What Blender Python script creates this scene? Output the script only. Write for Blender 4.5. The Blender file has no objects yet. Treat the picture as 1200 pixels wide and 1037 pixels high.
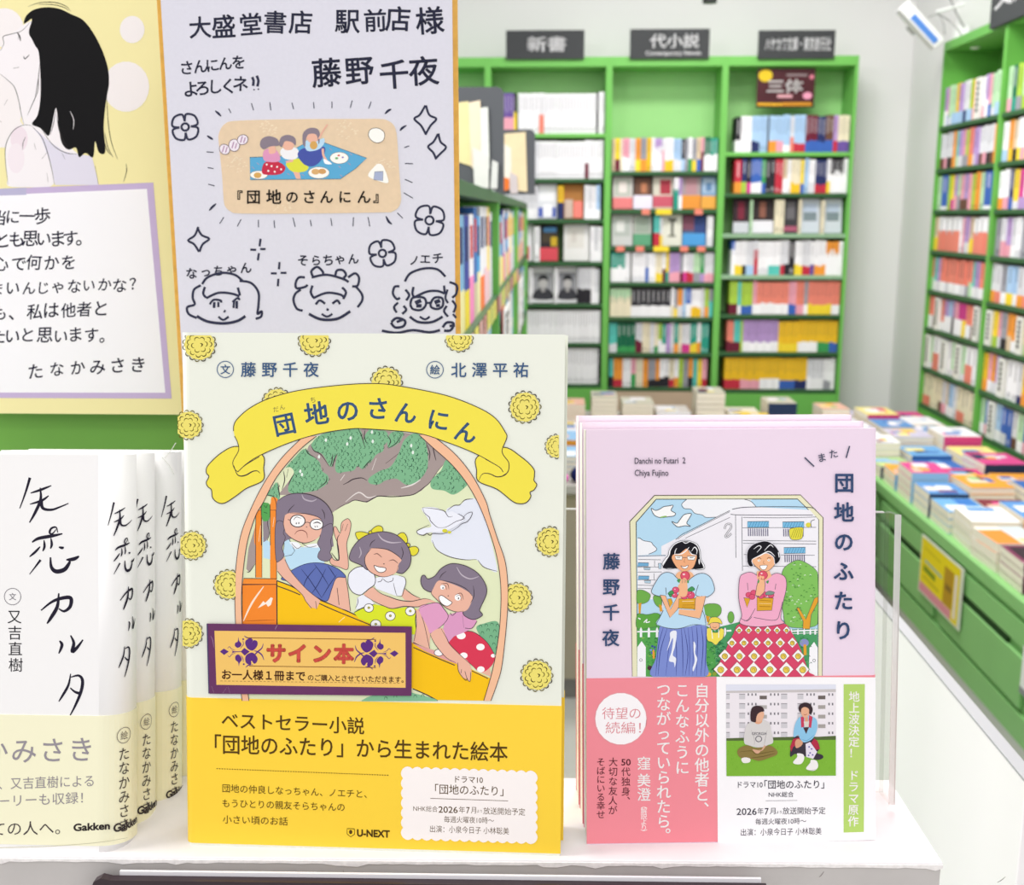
import bpy, bmesh, math, random
from mathutils import Vector, Matrix
from mathutils.geometry import tessellate_polygon
SC = bpy.context.scene
COL = SC.collection

# ---------------------------------------------------------------- camera, world, lights, exposure
F_PX = 1300.0
CAM = Vector((0.0, 0.0, 1.6))
YAW, PITCH = math.radians(2.2), math.radians(11.65)
cd = bpy.data.cameras.new('camera')
cd.sensor_fit = 'HORIZONTAL'; cd.sensor_width = 36.0
cd.lens = F_PX / 1200.0 * 36.0
cd.clip_start = 0.02; cd.clip_end = 60
cd.dof.use_dof = True; cd.dof.focus_distance = 0.49; cd.dof.aperture_fstop = 18.0
cam = bpy.data.objects.new('camera', cd); COL.objects.link(cam)
cam.location = CAM
cam.rotation_euler = (math.pi/2 - PITCH, 0, YAW)
SC.camera = cam
FWD = Vector((-math.sin(YAW)*math.cos(PITCH), math.cos(YAW)*math.cos(PITCH), -math.sin(PITCH)))
RGT = Vector((math.cos(YAW), math.sin(YAW), 0)); UPV = RGT.cross(FWD)

world = bpy.data.worlds.new('store_light'); SC.world = world; world.use_nodes = True
bgn = world.node_tree.nodes['Background']
bgn.inputs[0].default_value = (1.0, 0.985, 0.985, 1); bgn.inputs[1].default_value = 0.62

def area(name, loc, rot, sx, sy, power, col=(1, .98, .96)):
    l = bpy.data.lights.new(name, 'AREA'); l.shape = 'RECTANGLE'; l.size = sx; l.size_y = sy
    l.energy = power; l.color = col
    o = bpy.data.objects.new(name, l); COL.objects.link(o); o.location = loc; o.rotation_euler = rot
    return o
# rows of ceiling tubes over the aisle, and over and behind the photographer, then two added fill lamps
for x, y, w_ in ((-0.6, -0.9, 5), (0.5, -0.9, 5), (0.25, 1.4, 15), (0.6, 2.6, 24), (0.6, 3.9, 26)):
    area('tube_or_fill_lamp', (x, y, 2.95), (0, 0, 0), 0.9, 0.35, w_)
area('tube_or_fill_lamp', (-1.4, 0.75, 2.7), (0, math.radians(-48), 0), 0.5, 1.0, 34.0)  # unseen fill lamp, added to brighten the side of the white partition
area('tube_or_fill_lamp', (0.1, -1.6, 2.7), (math.radians(52), 0, 0), 1.6, 0.7, 7.0)  # unseen fill lamp, added behind the camera to brighten the front covers
vs = SC.view_settings
SC.display_settings.display_device = 'sRGB'
vs.view_transform = 'Standard'; vs.look = 'None'; vs.gamma = 1; vs.exposure = 0.2
vs.use_curve_mapping = False

# ---------------------------------------------------------------- pixel rays of the photograph (1200 x 1037)
def ray(x, y): return FWD + RGT*((x-600)/F_PX) - UPV*((y-518.5)/F_PX)
def onz(x, y, z): d = ray(x, y); return CAM + d*((z-CAM.z)/d.z)
def ony(x, y, Y): d = ray(x, y); return CAM + d*((Y-CAM.y)/d.y)
def onx(x, y, X): d = ray(x, y); return CAM + d*((X-CAM.x)/d.x)
def plane_map(M):
    Mi = M.inverted(); o = M.translation; n = M.col[1].to_3d()
    def f(px, py):
        d = ray(px, py)
        p = Mi @ (CAM + d*((o-CAM).dot(n)/d.dot(n)))
        return p.x, p.z
    return f

# ---------------------------------------------------------------- materials
def lin(h):
    if not isinstance(h, str): return h
    h = h.lstrip('#'); h = h if len(h) == 6 else ''.join(q+q for q in h)
    def c(v): v /= 255; return v/12.92 if v <= .04045 else ((v+.055)/1.055)**2.4
    return tuple(c(int(h[i:i+2], 16)) for i in (0, 2, 4))
MATS = {}
def mat(name, col, rough=.5, spec=.35, noise=0.0, nscale=30, metal=0, bump=0):
    if name in MATS: return MATS[name]
    m = bpy.data.materials.new(name); m.use_nodes = True
    nt = m.node_tree; b = nt.nodes['Principled BSDF']
    b.inputs['Roughness'].default_value = rough; b.inputs['Specular IOR Level'].default_value = spec
    b.inputs['Metallic'].default_value = metal
    c = lin(col); b.inputs['Base Color'].default_value = (*c, 1)
    if noise or bump:
        tc = nt.nodes.new('ShaderNodeTexCoord'); n = nt.nodes.new('ShaderNodeTexNoise')
        n.inputs['Scale'].default_value = nscale; n.inputs['Detail'].default_value = 4
        nt.links.new(tc.outputs['Object'], n.inputs['Vector'])
        if noise:
            r = nt.nodes.new('ShaderNodeValToRGB')
            r.color_ramp.elements[0].color = (*[v*(1-noise) for v in c], 1); r.color_ramp.elements[0].position = .3
            r.color_ramp.elements[1].color = (*[min(1, v*(1+noise)) for v in c], 1); r.color_ramp.elements[1].position = .7
            nt.links.new(n.outputs['Fac'], r.inputs['Fac']); nt.links.new(r.outputs['Color'], b.inputs['Base Color'])
        if bump:
            bp = nt.nodes.new('ShaderNodeBump'); bp.inputs['Strength'].default_value = bump; bp.inputs['Distance'].default_value = .002
            nt.links.new(n.outputs['Fac'], bp.inputs['Height']); nt.links.new(bp.outputs['Normal'], b.inputs['Normal'])
    MATS[name] = m; return m
def ink_mat(name, rough, spec):
    m = bpy.data.materials.new(name); m.use_nodes = True; nt = m.node_tree
    b = nt.nodes['Principled BSDF']; a = nt.nodes.new('ShaderNodeAttribute'); a.attribute_name = 'ink'
    nt.links.new(a.outputs['Color'], b.inputs['Base Color'])
    b.inputs['Roughness'].default_value = rough; b.inputs['Specular IOR Level'].default_value = spec
    return m
INK = ink_mat('printed_paper', .55, .16)
INKG = ink_mat('glossy_printed_paper', .35, .2)
def clear_mat(name, tint, gloss=.12, rough=.05, fres=1.3):
    m = bpy.data.materials.new(name); m.use_nodes = True; nt = m.node_tree; nt.nodes.clear()
    o = nt.nodes.new('ShaderNodeOutputMaterial'); t = nt.nodes.new('ShaderNodeBsdfTransparent'); g = nt.nodes.new('ShaderNodeBsdfGlossy')
    t.inputs[0].default_value = (*tint, 1); g.inputs['Roughness'].default_value = rough
    fr = nt.nodes.new('ShaderNodeFresnel'); fr.inputs[0].default_value = fres
    ad = nt.nodes.new('ShaderNodeMath'); ad.operation = 'ADD'; ad.inputs[1].default_value = gloss; ad.use_clamp = True
    mx = nt.nodes.new('ShaderNodeMixShader')
    ge = nt.nodes.new('ShaderNodeNewGeometry'); inv = nt.nodes.new('ShaderNodeMath'); inv.operation = 'SUBTRACT'; inv.inputs[0].default_value = 1.0
    ml = nt.nodes.new('ShaderNodeMath'); ml.operation = 'MULTIPLY'
    nt.links.new(ge.outputs['Backfacing'], inv.inputs[1]); nt.links.new(inv.outputs[0], ml.inputs[1])
    nt.links.new(fr.outputs[0], ad.inputs[0]); nt.links.new(ad.outputs[0], ml.inputs[0]); nt.links.new(ml.outputs[0], mx.inputs[0])
    nt.links.new(t.outputs[0], mx.inputs[1]); nt.links.new(g.outputs[0], mx.inputs[2]); nt.links.new(mx.outputs[0], o.inputs[0])
    return m
ACRYL = clear_mat('clear_acrylic', (.93, .93, .92), .05, .05, 1.45)
ACRYL_EDGE = mat('acrylic_cut_edge', '#d8d8d4', .15, .8)
FILM = clear_mat('clear_film', (.97, .97, .98), .03, .15, 1.2)
GREEN = mat('green_shelf_paint', '#72bd5a', .45, .3, .03, 8)
GREEN_B = mat('lit_green_back_panel', '#9fd98b', .45, .3, .02, 8)  # shelf green made lighter: stronger light on the back panels put into colour
GREEN_N = mat('green_display_paint', '#70a849', .45, .3, .03, 8)
GREEN_S = mat('green_side_shelf_paint', '#66ae4c', .45, .3, .03, 8)
GREEN_C = mat('green_counter_paint', '#86bd76', .45, .3, .03, 8)
def frosted(name, f):
    m = bpy.data.materials.new(name); m.use_nodes = True; nt = m.node_tree; nt.nodes.clear()
    o = nt.nodes.new('ShaderNodeOutputMaterial'); t = nt.nodes.new('ShaderNodeBsdfTransparent'); d = nt.nodes.new('ShaderNodeBsdfDiffuse'); x = nt.nodes.new('ShaderNodeMixShader')
    d.inputs[0].default_value = (.82, .82, .80, 1); x.inputs[0].default_value = f
    nt.links.new(t.outputs[0], x.inputs[1]); nt.links.new(d.outputs[0], x.inputs[2]); nt.links.new(x.outputs[0], o.inputs[0]); return m
FROST = frosted('frosted_acrylic_edge', .5)
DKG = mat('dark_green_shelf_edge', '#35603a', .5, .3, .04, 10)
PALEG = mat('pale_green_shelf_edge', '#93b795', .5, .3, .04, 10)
WHITE = mat('white_paint', '#eeeeee', .5, .3, .015, 3)
WALL = mat('wall_paint', '#e4e3e3', .7, .2, .015, 2)
DARK = mat('dark_grey_sign', '#3d3f41', .5, .2, .03, 20)
PAGES = mat('page_edges', '#f2efe6', .8, .1, .04, 300)

# ---------------------------------------------------------------- object helpers
def setp(o, label=None, cat=None, group=None, kind=None):
    if label: o['label'] = label
    if cat: o['category'] = cat
    if group: o['group'] = group
    if kind: o['kind'] = kind
    return o
def empty(name, M, label=None, cat=None, group=None):
    o = bpy.data.objects.new(name, None); COL.objects.link(o); o.empty_display_size = .02
    o.matrix_world = M if isinstance(M, Matrix) else Matrix.Translation(M)
    return setp(o, label, cat, group)
def frame(origin, e, v):
    e = e.normalized(); v = (v - e*v.dot(e)).normalized(); n = v.cross(e)
    M = Matrix.Identity(4)
    for i in range(3):
        M[i][0] = e[i]; M[i][1] = n[i]; M[i][2] = v[i]; M[i][3] = origin[i]
    return M
def link(name, me, parent=None, M=None):
    o = bpy.data.objects.new(name, me); COL.objects.link(o)
    if parent: o.parent = parent
    if M is not None: o.matrix_local = M if isinstance(M, Matrix) else Matrix.Translation(M)
    return o
class MB:
    def __init__(s): s.bm = bmesh.new()
    def box(s, x0, y0, z0, x1, y1, z1, bev=0, M=None):
        vs = [s.bm.verts.new((x, y, z)) for x in (x0, x1) for y in (y0, y1) for z in (z0, z1)]
        fs = [s.bm.faces.new([vs[i] for i in q]) for q in ((0,1,3,2),(4,6,7,5),(0,4,5,1),(2,3,7,6),(0,2,6,4),(1,5,7,3))]
        if bev:
            es = list({e for f in fs for e in f.edges})
            r = bmesh.ops.bevel(s.bm, geom=es, offset=bev, segments=2, profile=.5, affect='EDGES')
            vs = list({v for f in r['faces'] for v in f.verts} | set(v for v in vs if v.is_valid))
        if M is not None: bmesh.ops.transform(s.bm, matrix=M, verts=[v for v in vs if v.is_valid])
        return s
    def ext(s, pts, d0, d1, axis='z', closed=True):
        """extrude a 2-D outline; axis z: pts=(x,y); axis y: pts=(x,z); axis x: pts=(y,z)"""
        def p(a, b, d): return {'z': (a, b, d), 'y': (a, d, b), 'x': (d, a, b)}[axis]
        A = [s.bm.verts.new(p(a, b, d0)) for a, b in pts]; B = [s.bm.verts.new(p(a, b, d1)) for a, b in pts]
        n = len(pts)
        for i in range(n if closed else n-1):
            j = (i+1) % n; s.bm.faces.new((A[i], A[j], B[j], B[i]))
        if closed: s.bm.faces.new(A); s.bm.faces.new(B)
        return s
    def tube(s, pts, r, n=8):
        rings = []
        for i, p in enumerate(pts):
            p = Vector(p); t = (Vector(pts[min(i+1, len(pts)-1)]) - Vector(pts[max(i-1, 0)])).normalized()
            a = t.orthogonal().normalized(); b = t.cross(a)
            rings.append([s.bm.verts.new(p + a*r*math.cos(k*2*math.pi/n) + b*r*math.sin(k*2*math.pi/n)) for k in range(n)])
        for A, B in zip(rings, rings[1:]):
            for k in range(n): s.bm.faces.new((A[k], A[(k+1) % n], B[(k+1) % n], B[k]))
        s.bm.faces.new(rings[0]); s.bm.faces.new(rings[-1]); return s
    def lathe(s, prof, M=None, n=20):
        rings = [[s.bm.verts.new((r*math.cos(k*2*math.pi/n), r*math.sin(k*2*math.pi/n), z)) for k in range(n)] for r, z in prof]
        for A, B in zip(rings, rings[1:]):
            for k in range(n): s.bm.faces.new((A[k], A[(k+1) % n], B[(k+1) % n], B[k]))
        s.bm.faces.new(rings[0]); s.bm.faces.new(rings[-1])
        if M is not None: bmesh.ops.transform(s.bm, matrix=M, verts=[v for R in rings for v in R])
        return s
    def build(s, name, m, parent=None, M=None, smooth=False):
        bmesh.ops.recalc_face_normals(s.bm, faces=s.bm.faces)
        me = bpy.data.meshes.new(name); s.bm.to_mesh(me); s.bm.free()
        me.materials.append(m)
        if smooth:
            for p in me.polygons: p.use_smooth = True
        return link(name, me, parent, M)

# ---------------------------------------------------------------- flat printing: shapes, strokes and glyphs laid on a surface
_fc = bpy.data.curves.new('glyphs', 'FONT'); _fo = bpy.data.objects.new('glyphs', _fc); COL.objects.link(_fo)
_fc.resolution_u = 3
_gc = {}
def glyph(txt, bold=0.0):
    k = (txt, bold)
    if k not in _gc:
        _fc.body = txt; bpy.context.view_layer.update()
        me = bpy.data.meshes.new_from_object(_fo.evaluated_get(bpy.context.evaluated_depsgraph_get()))
        V = [(v.co.x, v.co.y) for v in me.vertices]; Fs = [tuple(p.vertices) for p in me.polygons]
        if bold:
            cnt = {}
            for f in Fs:
                for a, b in zip(f, f[1:]+f[:1]): q = (min(a, b), max(a, b)); cnt[q] = cnt.get(q, 0)+1
            for (a, b), c_ in cnt.items():
                if c_ != 1: continue
                ax, ay = V[a]; bx, by = V[b]; dx, dy = bx-ax, by-ay; l = math.hypot(dx, dy)
                if l < 1e-5: continue
                dx *= bold/l; dy *= bold/l; i = len(V); e_ = .5
                V += [(ax-dx*e_-dy, ay-dy*e_+dx), (bx+dx*e_-dy, by+dy*e_+dx), (bx+dx*e_+dy, by+dy*e_-dx), (ax-dx*e_+dy, ay-dy*e_-dx)]
                Fs.append((i, i+1, i+2, i+3))
        _gc[k] = (V, Fs)
        bpy.data.meshes.remove(me)
    return _gc[k]
def nums(a):
    if isinstance(a, str):
        v = [float(t) for t in a.replace(',', ' ').split()]; return list(zip(v[::2], v[1::2]))
    return list(a)
def catmull(P, closed, k=5):
    n = len(P)
    if n < 3: return P
    out = []
    for i in range(n if closed else n-1):
        if closed: a, b, c, d = P[i-1], P[i], P[(i+1) % n], P[(i+2) % n]
        else: a, b, c, d = P[max(i-1, 0)], P[i], P[i+1], P[min(i+2, n-1)]
        for j in range(k):
            t = j/k
            out.append(tuple(.5*(2*b[q]+(c[q]-a[q])*t+(2*a[q]-5*b[q]+4*c[q]-d[q])*t*t+(3*b[q]-a[q]-3*c[q]+d[q])*t**3) for q in (0, 1)))
    if not closed: out.append(P[-1])
    return out
def inside(p, P):
    r = False; j = len(P)-1
    for i in range(len(P)):
        if (P[i][1] > p[1]) != (P[j][1] > p[1]) and p[0] < (P[j][0]-P[i][0])*(p[1]-P[i][1])/(P[j][1]-P[i][1])+P[i][0]: r = not r
        j = i
    return r
class Art:
    STEP = 1.0e-6
    def __init__(s, fmap, base=6e-5, put=None):
        s.map = fmap; s.v = []; s.f = []; s.c = []; s.z = base; s.o = (0, 0, 1.0); s.clip = None; s.hold = False; s.wk = 1.0
        s.put = put or (lambda u, w, d: (u, -d, w))
    def fr(s, ox=0, oy=0, k=1.0): s.o = (ox, oy, k); return s
    def P(s, a): ox, oy, k = s.o; return [(ox+x/k, oy+y/k) for x, y in nums(a)]
    def _add(s, pts, faces, col):
        s.z += 0 if s.hold else s.STEP; b = len(s.v); c = lin(col)
        for x, y in pts:
            if s.clip: x = min(max(x, s.clip[0]), s.clip[2]); y = min(max(y, s.clip[1]), s.clip[3])
            u, w = s.map(x, y); s.v.append(s.put(u, w, s.z))
        for f in faces: s.f.append([b+i for i in f]); s.c.append(c)
    def _fill(s, P, col):
        t = tessellate_polygon([[Vector((x, y, 0)) for x, y in P]]); s._add(P, t, col)
    def _stroke(s, P, col, w, taper=0, closed=False):
        if closed: P = P + [P[0], P[1]]
        L = [];  n = len(P)
        for i in range(n):
            a = P[max(i-1, 0)]; b = P[min(i+1, n-1)]
            dx, dy = b[0]-a[0], b[1]-a[1]; l = math.hypot(dx, dy) or 1
            t = i/max(n-1, 1)
            h = w/2
            if taper == 1: h *= .25+.75*(1-t)
            elif taper == 2: h *= .3+.7*math.sin(math.pi*min(max(t, .03), .97))
            elif taper == 3: h *= .3+.7*t
            L.append((P[i][0]-dy/l*h, P[i][1]+dx/l*h)); L.append((P[i][0]+dy/l*h, P[i][1]-dx/l*h))
        s._add(L, [(2*i, 2*i+1, 2*i+3, 2*i+2) for i in range(n-1)], col)
    def poly(s, a, col, ol=None, w=1.0):
        P = s.P(a); s._fill(P, col)
        if ol: s._stroke(P, ol, w*s.wk/s.o[2], closed=True)
        return s
    def blob(s, a, col, ol=None, w=1.0, k=5):
        P = catmull(s.P(a), True, k)
        if col: s._fill(P, col)
        if ol: s._stroke(P, ol, w*s.wk/s.o[2], closed=True)
        return s
    def ln(s, a, col, w=1.0, taper=0, smooth=True):
        P = s.P(a)
        if smooth: P = catmull(P, False)
        elif len(P) == 2 and taper: P = [(P[0][0]+(P[1][0]-P[0][0])*t/6, P[0][1]+(P[1][1]-P[0][1])*t/6) for t in range(7)]
        s._stroke(P, col, w*s.wk/s.o[2], taper); return s
    def ell(s, cx, cy, rx, ry, col, ol=None, w=1.0, rot=0, n=22):
        r = math.radians(rot)
        a = [(cx+rx*math.cos(t)*math.cos(r)-ry*math.sin(t)*math.sin(r), cy+rx*math.cos(t)*math.sin(r)+ry*math.sin(t)*math.cos(r)) for t in [2*math.pi*i/n for i in range(n)]]
        P = s.P(a)
        if col: s._fill(P, col)
        if ol: s._stroke(P, ol, w*s.wk/s.o[2], closed=True)
        return s
    def ch(s, c, cx, cy, size, col, rot=0, bold=0.0, sx=1.0, shear=0.0, sc=False):
        (cx, cy), = s.P([(cx, cy)])
        if sc: size /= s.o[2]
        V, Fc = glyph(c, bold); r = math.radians(rot); cr, sr = math.cos(r), math.sin(r); out = []
        for gx, gy in V:
            x = ((gx-.5)+shear*(gy-.38))*size*sx; y = -(gy-.38)*size
            out.append((cx+x*cr-y*sr, cy+x*sr+y*cr))
        s._add(out, Fc, col)
    def row(s, t, x0, y0, x1, y1, size, col, rot=0, bold=0.0, sx=1.0, jit=0, shear=0.0):
        n = len(t); R = random.Random(len(t)*7+int(x0))
        for i, c in enumerate(t):
            if c in ' \u3000': continue
            q = i/max(n-1, 1)
            if abs(x1-x0) < 2 and n > 1 and c in '、。' : s.ch(c, x0+(x1-x0)*q+size*.6, y0+(y1-y0)*q-size*.62, size, col, rot, bold); continue
            s.ch(c, x0+(x1-x0)*q+R.uniform(-jit, jit), y0+(y1-y0)*q+R.uniform(-jit, jit), size*(1+R.uniform(-.06, .06)*(jit > 0)), col, rot+R.uniform(-5, 5)*(jit > 0), bold, sx, shear)
        return s
    def fit(s, t, x0, y0, x1, y1, h, col, bold=0.0):
        """one line of text whose ink runs from (x0,y0) to (x1,y1), the middle of the em box on that line"""
        V, Fc = glyph(t, bold); a = min(v[0] for v in V); b = max(v[0] for v in V)
        (x0, y0), (x1, y1) = s.P([(x0, y0), (x1, y1)]); h /= s.o[2]
        dx, dy = (x1-x0)/(b-a), (y1-y0)/(b-a)
        s._add([(x0+(gx-a)*dx, y0+(gx-a)*dy-(gy-.38)*h) for gx, gy in V], Fc, col); return s
    def build(s, name, parent=None, m=None, M=None):
        me = bpy.data.meshes.new(name); me.from_pydata(s.v, [], s.f); 
        a = me.color_attributes.new('ink', 'FLOAT_COLOR', 'CORNER')
        buf = []
        for f, c in zip(s.f, s.c): buf += [c[0], c[1], c[2], 1.0]*len(f)
        a.data.foreach_set('color', buf)
        me.materials.append(m or INK); me.update()
        s.v, s.f, s.c = [], [], []
        return link(name, me, parent, M)
def book_mesh(name, parts, m=None):
    """parts: list of (x0,y0,z0,x1,y1,z1,colour or 6 colours -x +x -y +y -z +z)"""
    V = []; Fs = []; C = []
    for x0, y0, z0, x1, y1, z1, col in parts:
        b = len(V); V += [(x, y, z) for x in (x0, x1) for y in (y0, y1) for z in (z0, z1)]
        cs = col if isinstance(col, list) else [col]*6
        for q, c in zip(((0,1,3,2),(4,6,7,5),(0,4,5,1),(2,3,7,6),(0,2,6,4),(1,5,7,3)), cs):
            Fs.append([b+i for i in q]); C.append(lin(c))
    me = bpy.data.meshes.new(name); me.from_pydata(V, [], Fs)
    a = me.color_attributes.new('ink', 'FLOAT_COLOR', 'CORNER'); buf = []
    for f, c in zip(Fs, C): buf += [*c, 1.0]*4
    a.data.foreach_set('color', buf); me.materials.append(m or INK); me.update()
    return me
# ================================================================ display riser in front
ZP = 1.31501
K = '#3b3038'
def riser():
    a, b = onz(130, 1004, ZP), onz(1105, 1011, ZP)
    e = (b-a).normalized(); a = a - e*.30
    M = frame(Vector((a.x, a.y, ZP)), e, Vector((0, 0, 1)))
    L = (b - a).length
    root = empty('display_riser', M, 'worn white paper-covered riser carrying the standing books', 'display stand')
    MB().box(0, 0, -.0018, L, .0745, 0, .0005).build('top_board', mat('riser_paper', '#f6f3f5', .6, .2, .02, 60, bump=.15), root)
    MB().box(.0004, .0006, -.09, L-.0006, .0735, -.0019).build('front_panel', mat('shaded_riser_front', '#c6c2c0', .65, .2, .04, 40, bump=.2), root)  # shade on the white riser's front put into a greyer colour
    # frayed paper lip along the front edge
    R = random.Random(3); bm = MB()
    pts = []; x = 0
    while x < L:
        pts.append((x, -.0021 - R.uniform(0, .0006) - (.0012 if R.random() < .12 else 0))); x += R.uniform(.0025, .007)
    out = [(0, -.0010)] + pts + [(L, -.0024), (L, -.0010)]
    bm.ext(out, -.0005, .0012, 'y'); bm.build('frayed_paper_edge', mat('frayed_paper', '#f3efee', .8, .1, .08, 400), root)
    a2 = Art(lambda u, w: (u, w), 1.2e-3, lambda u, w, d: (u, -d+.0006+1.1e-3, w))
    for x0, z0, l in ((.38, -.012, .006), (.41, -.010, .004), (.47, -.0165, .003), (.62, -.008, .002), (.70, -.01, .0035), (.56, -.02, .002)):
        a2.ln([(x0, z0), (x0+l*.5, z0+.0012), (x0+l, z0+.003)], '#8d8785', .0004, 2)
    a2.ln([(.405, -.006), (.4055, -.009), (.4075, -.013)], '#9a9492', .0003, 2)
    a2.build('scuff_marks', root)
    return M
RM = riser()

# price rail along the bottom of the picture
def rail():
    a, b = ony(105, 1029, .438), ony(640, 1035.5, .438)
    M = frame(a, b-a, Vector((0, 0, 1)))
    root = empty('sign_holder', M, 'black sign holder with a white card edge below the riser', 'sign holder')
    pr = [(0, -.05), (0, -.006), (.0015, -.002), (.005, 0), (.009, -.001), (.30, -.001), (.30, -.05)]
    MB().ext(pr, 0, .004, 'y').build('holder_body', mat('black_plastic', '#33242c', .3, .5), root)
    MB().box(.012, .0042, -.04, .298, .0056, .0008).build('white_card', mat('white_card', '#f0eef3', .5, .2), root)
rail()

# ================================================================ hard-cover builder: boards + page block in a leaning frame
def hard_cover(root, w, h, t, cover_m, spine='L', board=.0024, rnd=.004, hang=.003, inset=0):
    """front face at y=0, spine on the left or right"""
    n = 5
    def arc(cx, cy, r, a0, a1): return [(cx+r*math.cos(a0+(a1-a0)*i/n), cy+r*math.sin(a0+(a1-a0)*i/n)) for i in range(n+1)]
    # outer outline of a C, opening at the fore edge
    outer = [(w, 0)] + arc(rnd, rnd, rnd, -math.pi/2, -math.pi)[0:] + arc(rnd, t-rnd, rnd, math.pi, math.pi/2) + [(w, t)]
    ri = max(rnd-board, .0004)
    inner = [(w, t-board)] + arc(board+ri, t-board-ri, ri, math.pi/2, math.pi) + arc(board+ri, board+ri, ri, -math.pi, -math.pi/2) + [(w, board)]
    P = outer + inner
    if spine == 'R': P = [(w-x, y) for x, y in P]
    c = MB().ext(P, 0, h).build('cover', cover_m, root)
    x0, x1 = (board+.0002, w-hang) if spine == 'L' else (hang, w-board-.0002)
    MB().box(x0, board+.00005, hang, x1, t-board-.00005, h-hang).build('page_block', PAGES, root)
    return c
def wrap_band(w, t, z0, z1, th, colf, spine, root, rnd=.004, m=None, open_back=True):
    n = 6; r = rnd + th
    def arc(cx, cy, rr, a0, a1): return [(cx+rr*math.cos(a0+(a1-a0)*i/n), cy+rr*math.sin(a0+(a1-a0)*i/n)) for i in range(n+1)]
    O = [(w+th, -th)] + arc(rnd, rnd, r, -math.pi/2, -math.pi) + arc(rnd, t-rnd, r, math.pi, math.pi/2) + [(w+th, t+th)]
    I = [(w+th, t)] + arc(rnd, t-rnd, rnd, math.pi/2, math.pi) + arc(rnd, rnd, rnd, -math.pi, -math.pi/2) + [(w+th, 0)]
    P = O + I
    if spine == 'R': P = [(w-x, y) for x, y in P]
    return MB().ext(P, z0, z1).build('paper_band', m, root)

# ================================================================ yellow-banded picture book
bl, br = onz(218, 990, ZP), onz(657, 1003, ZP)
th = math.radians(8)
e = (br-bl).normalized(); nb = Vector((0, 0, 1)).cross(e)
vY = Vector((0, 0, 1))*math.cos(th) + nb*math.sin(th)
MY = frame(bl, e, vY)
YW, YH, YT = .1722, .2353, .0115
mY = plane_map(MY)
COVY = mat('picture_book_cover', '#ecefe3', .3, .35)
BANDY = mat('yellow_band_paper', '#ffd63c', .32, .35)
def picture_book(M, label, full, group=None):
    root = empty('picture_book', M, label, 'book', group)
    hard_cover(root, YW, YH, YT, COVY, 'L')
    _, zt = mY(430, 822)
    band = wrap_band(YW, YT, .0012, zt, .0003, None, 'L', root, m=BANDY)
    return root, band
def mull(M, x, y, z=0): return M @ Matrix.Translation((x, y, z))
yb, yband = picture_book(MY, 'large picture book with yellow band, three girls on a slide on its cover', True)
yb2, _ = picture_book(mull(MY, .0012, YT+.0016), 'second copy of the picture book, hidden close behind the front one', False)

def pom(A, cx, cy, r, lim=None, seed=0):
    R = random.Random(seed+int(cx)); old = A.clip; A.clip = lim or old
    pts = []
    for i in range(22):
        a = 2*math.pi*i/22; q = r*(1+.05*(i % 2)-.02)
        pts.append((cx+q*math.cos(a), cy+q*math.sin(a)))
    A.blob(pts, '#eee073', k=3); A.z += A.STEP; A.hold = True
    for rr, n in ((r*.95, 15), (r*.66, 11), (r*.36, 6)):
        for i in range(n):
            a = 2*math.pi*(i+R.uniform(-.15, .15))/n; x, y = cx+rr*math.cos(a), cy+rr*math.sin(a); q = r*.17
            if lim and not (lim[0]+1 < x < lim[2]-1 and lim[1]+1 < y < lim[3]-1): continue
            A.ln([(x+q*math.cos(a+d), y+q*math.sin(a+d)) for d in (-1.5, -.7, 0, .7, 1.5)], '#6d6424' if R.random() < .75 else '#3c3414', r*.055, 2)
    A.ln([(cx+r*.05, cy-r*.1), (cx+r*.2, cy-r*.02), (cx+r*.1, cy+r*.14)], '#4a421a', r*.07, 2)
    A.clip = old; A.hold = False

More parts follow.
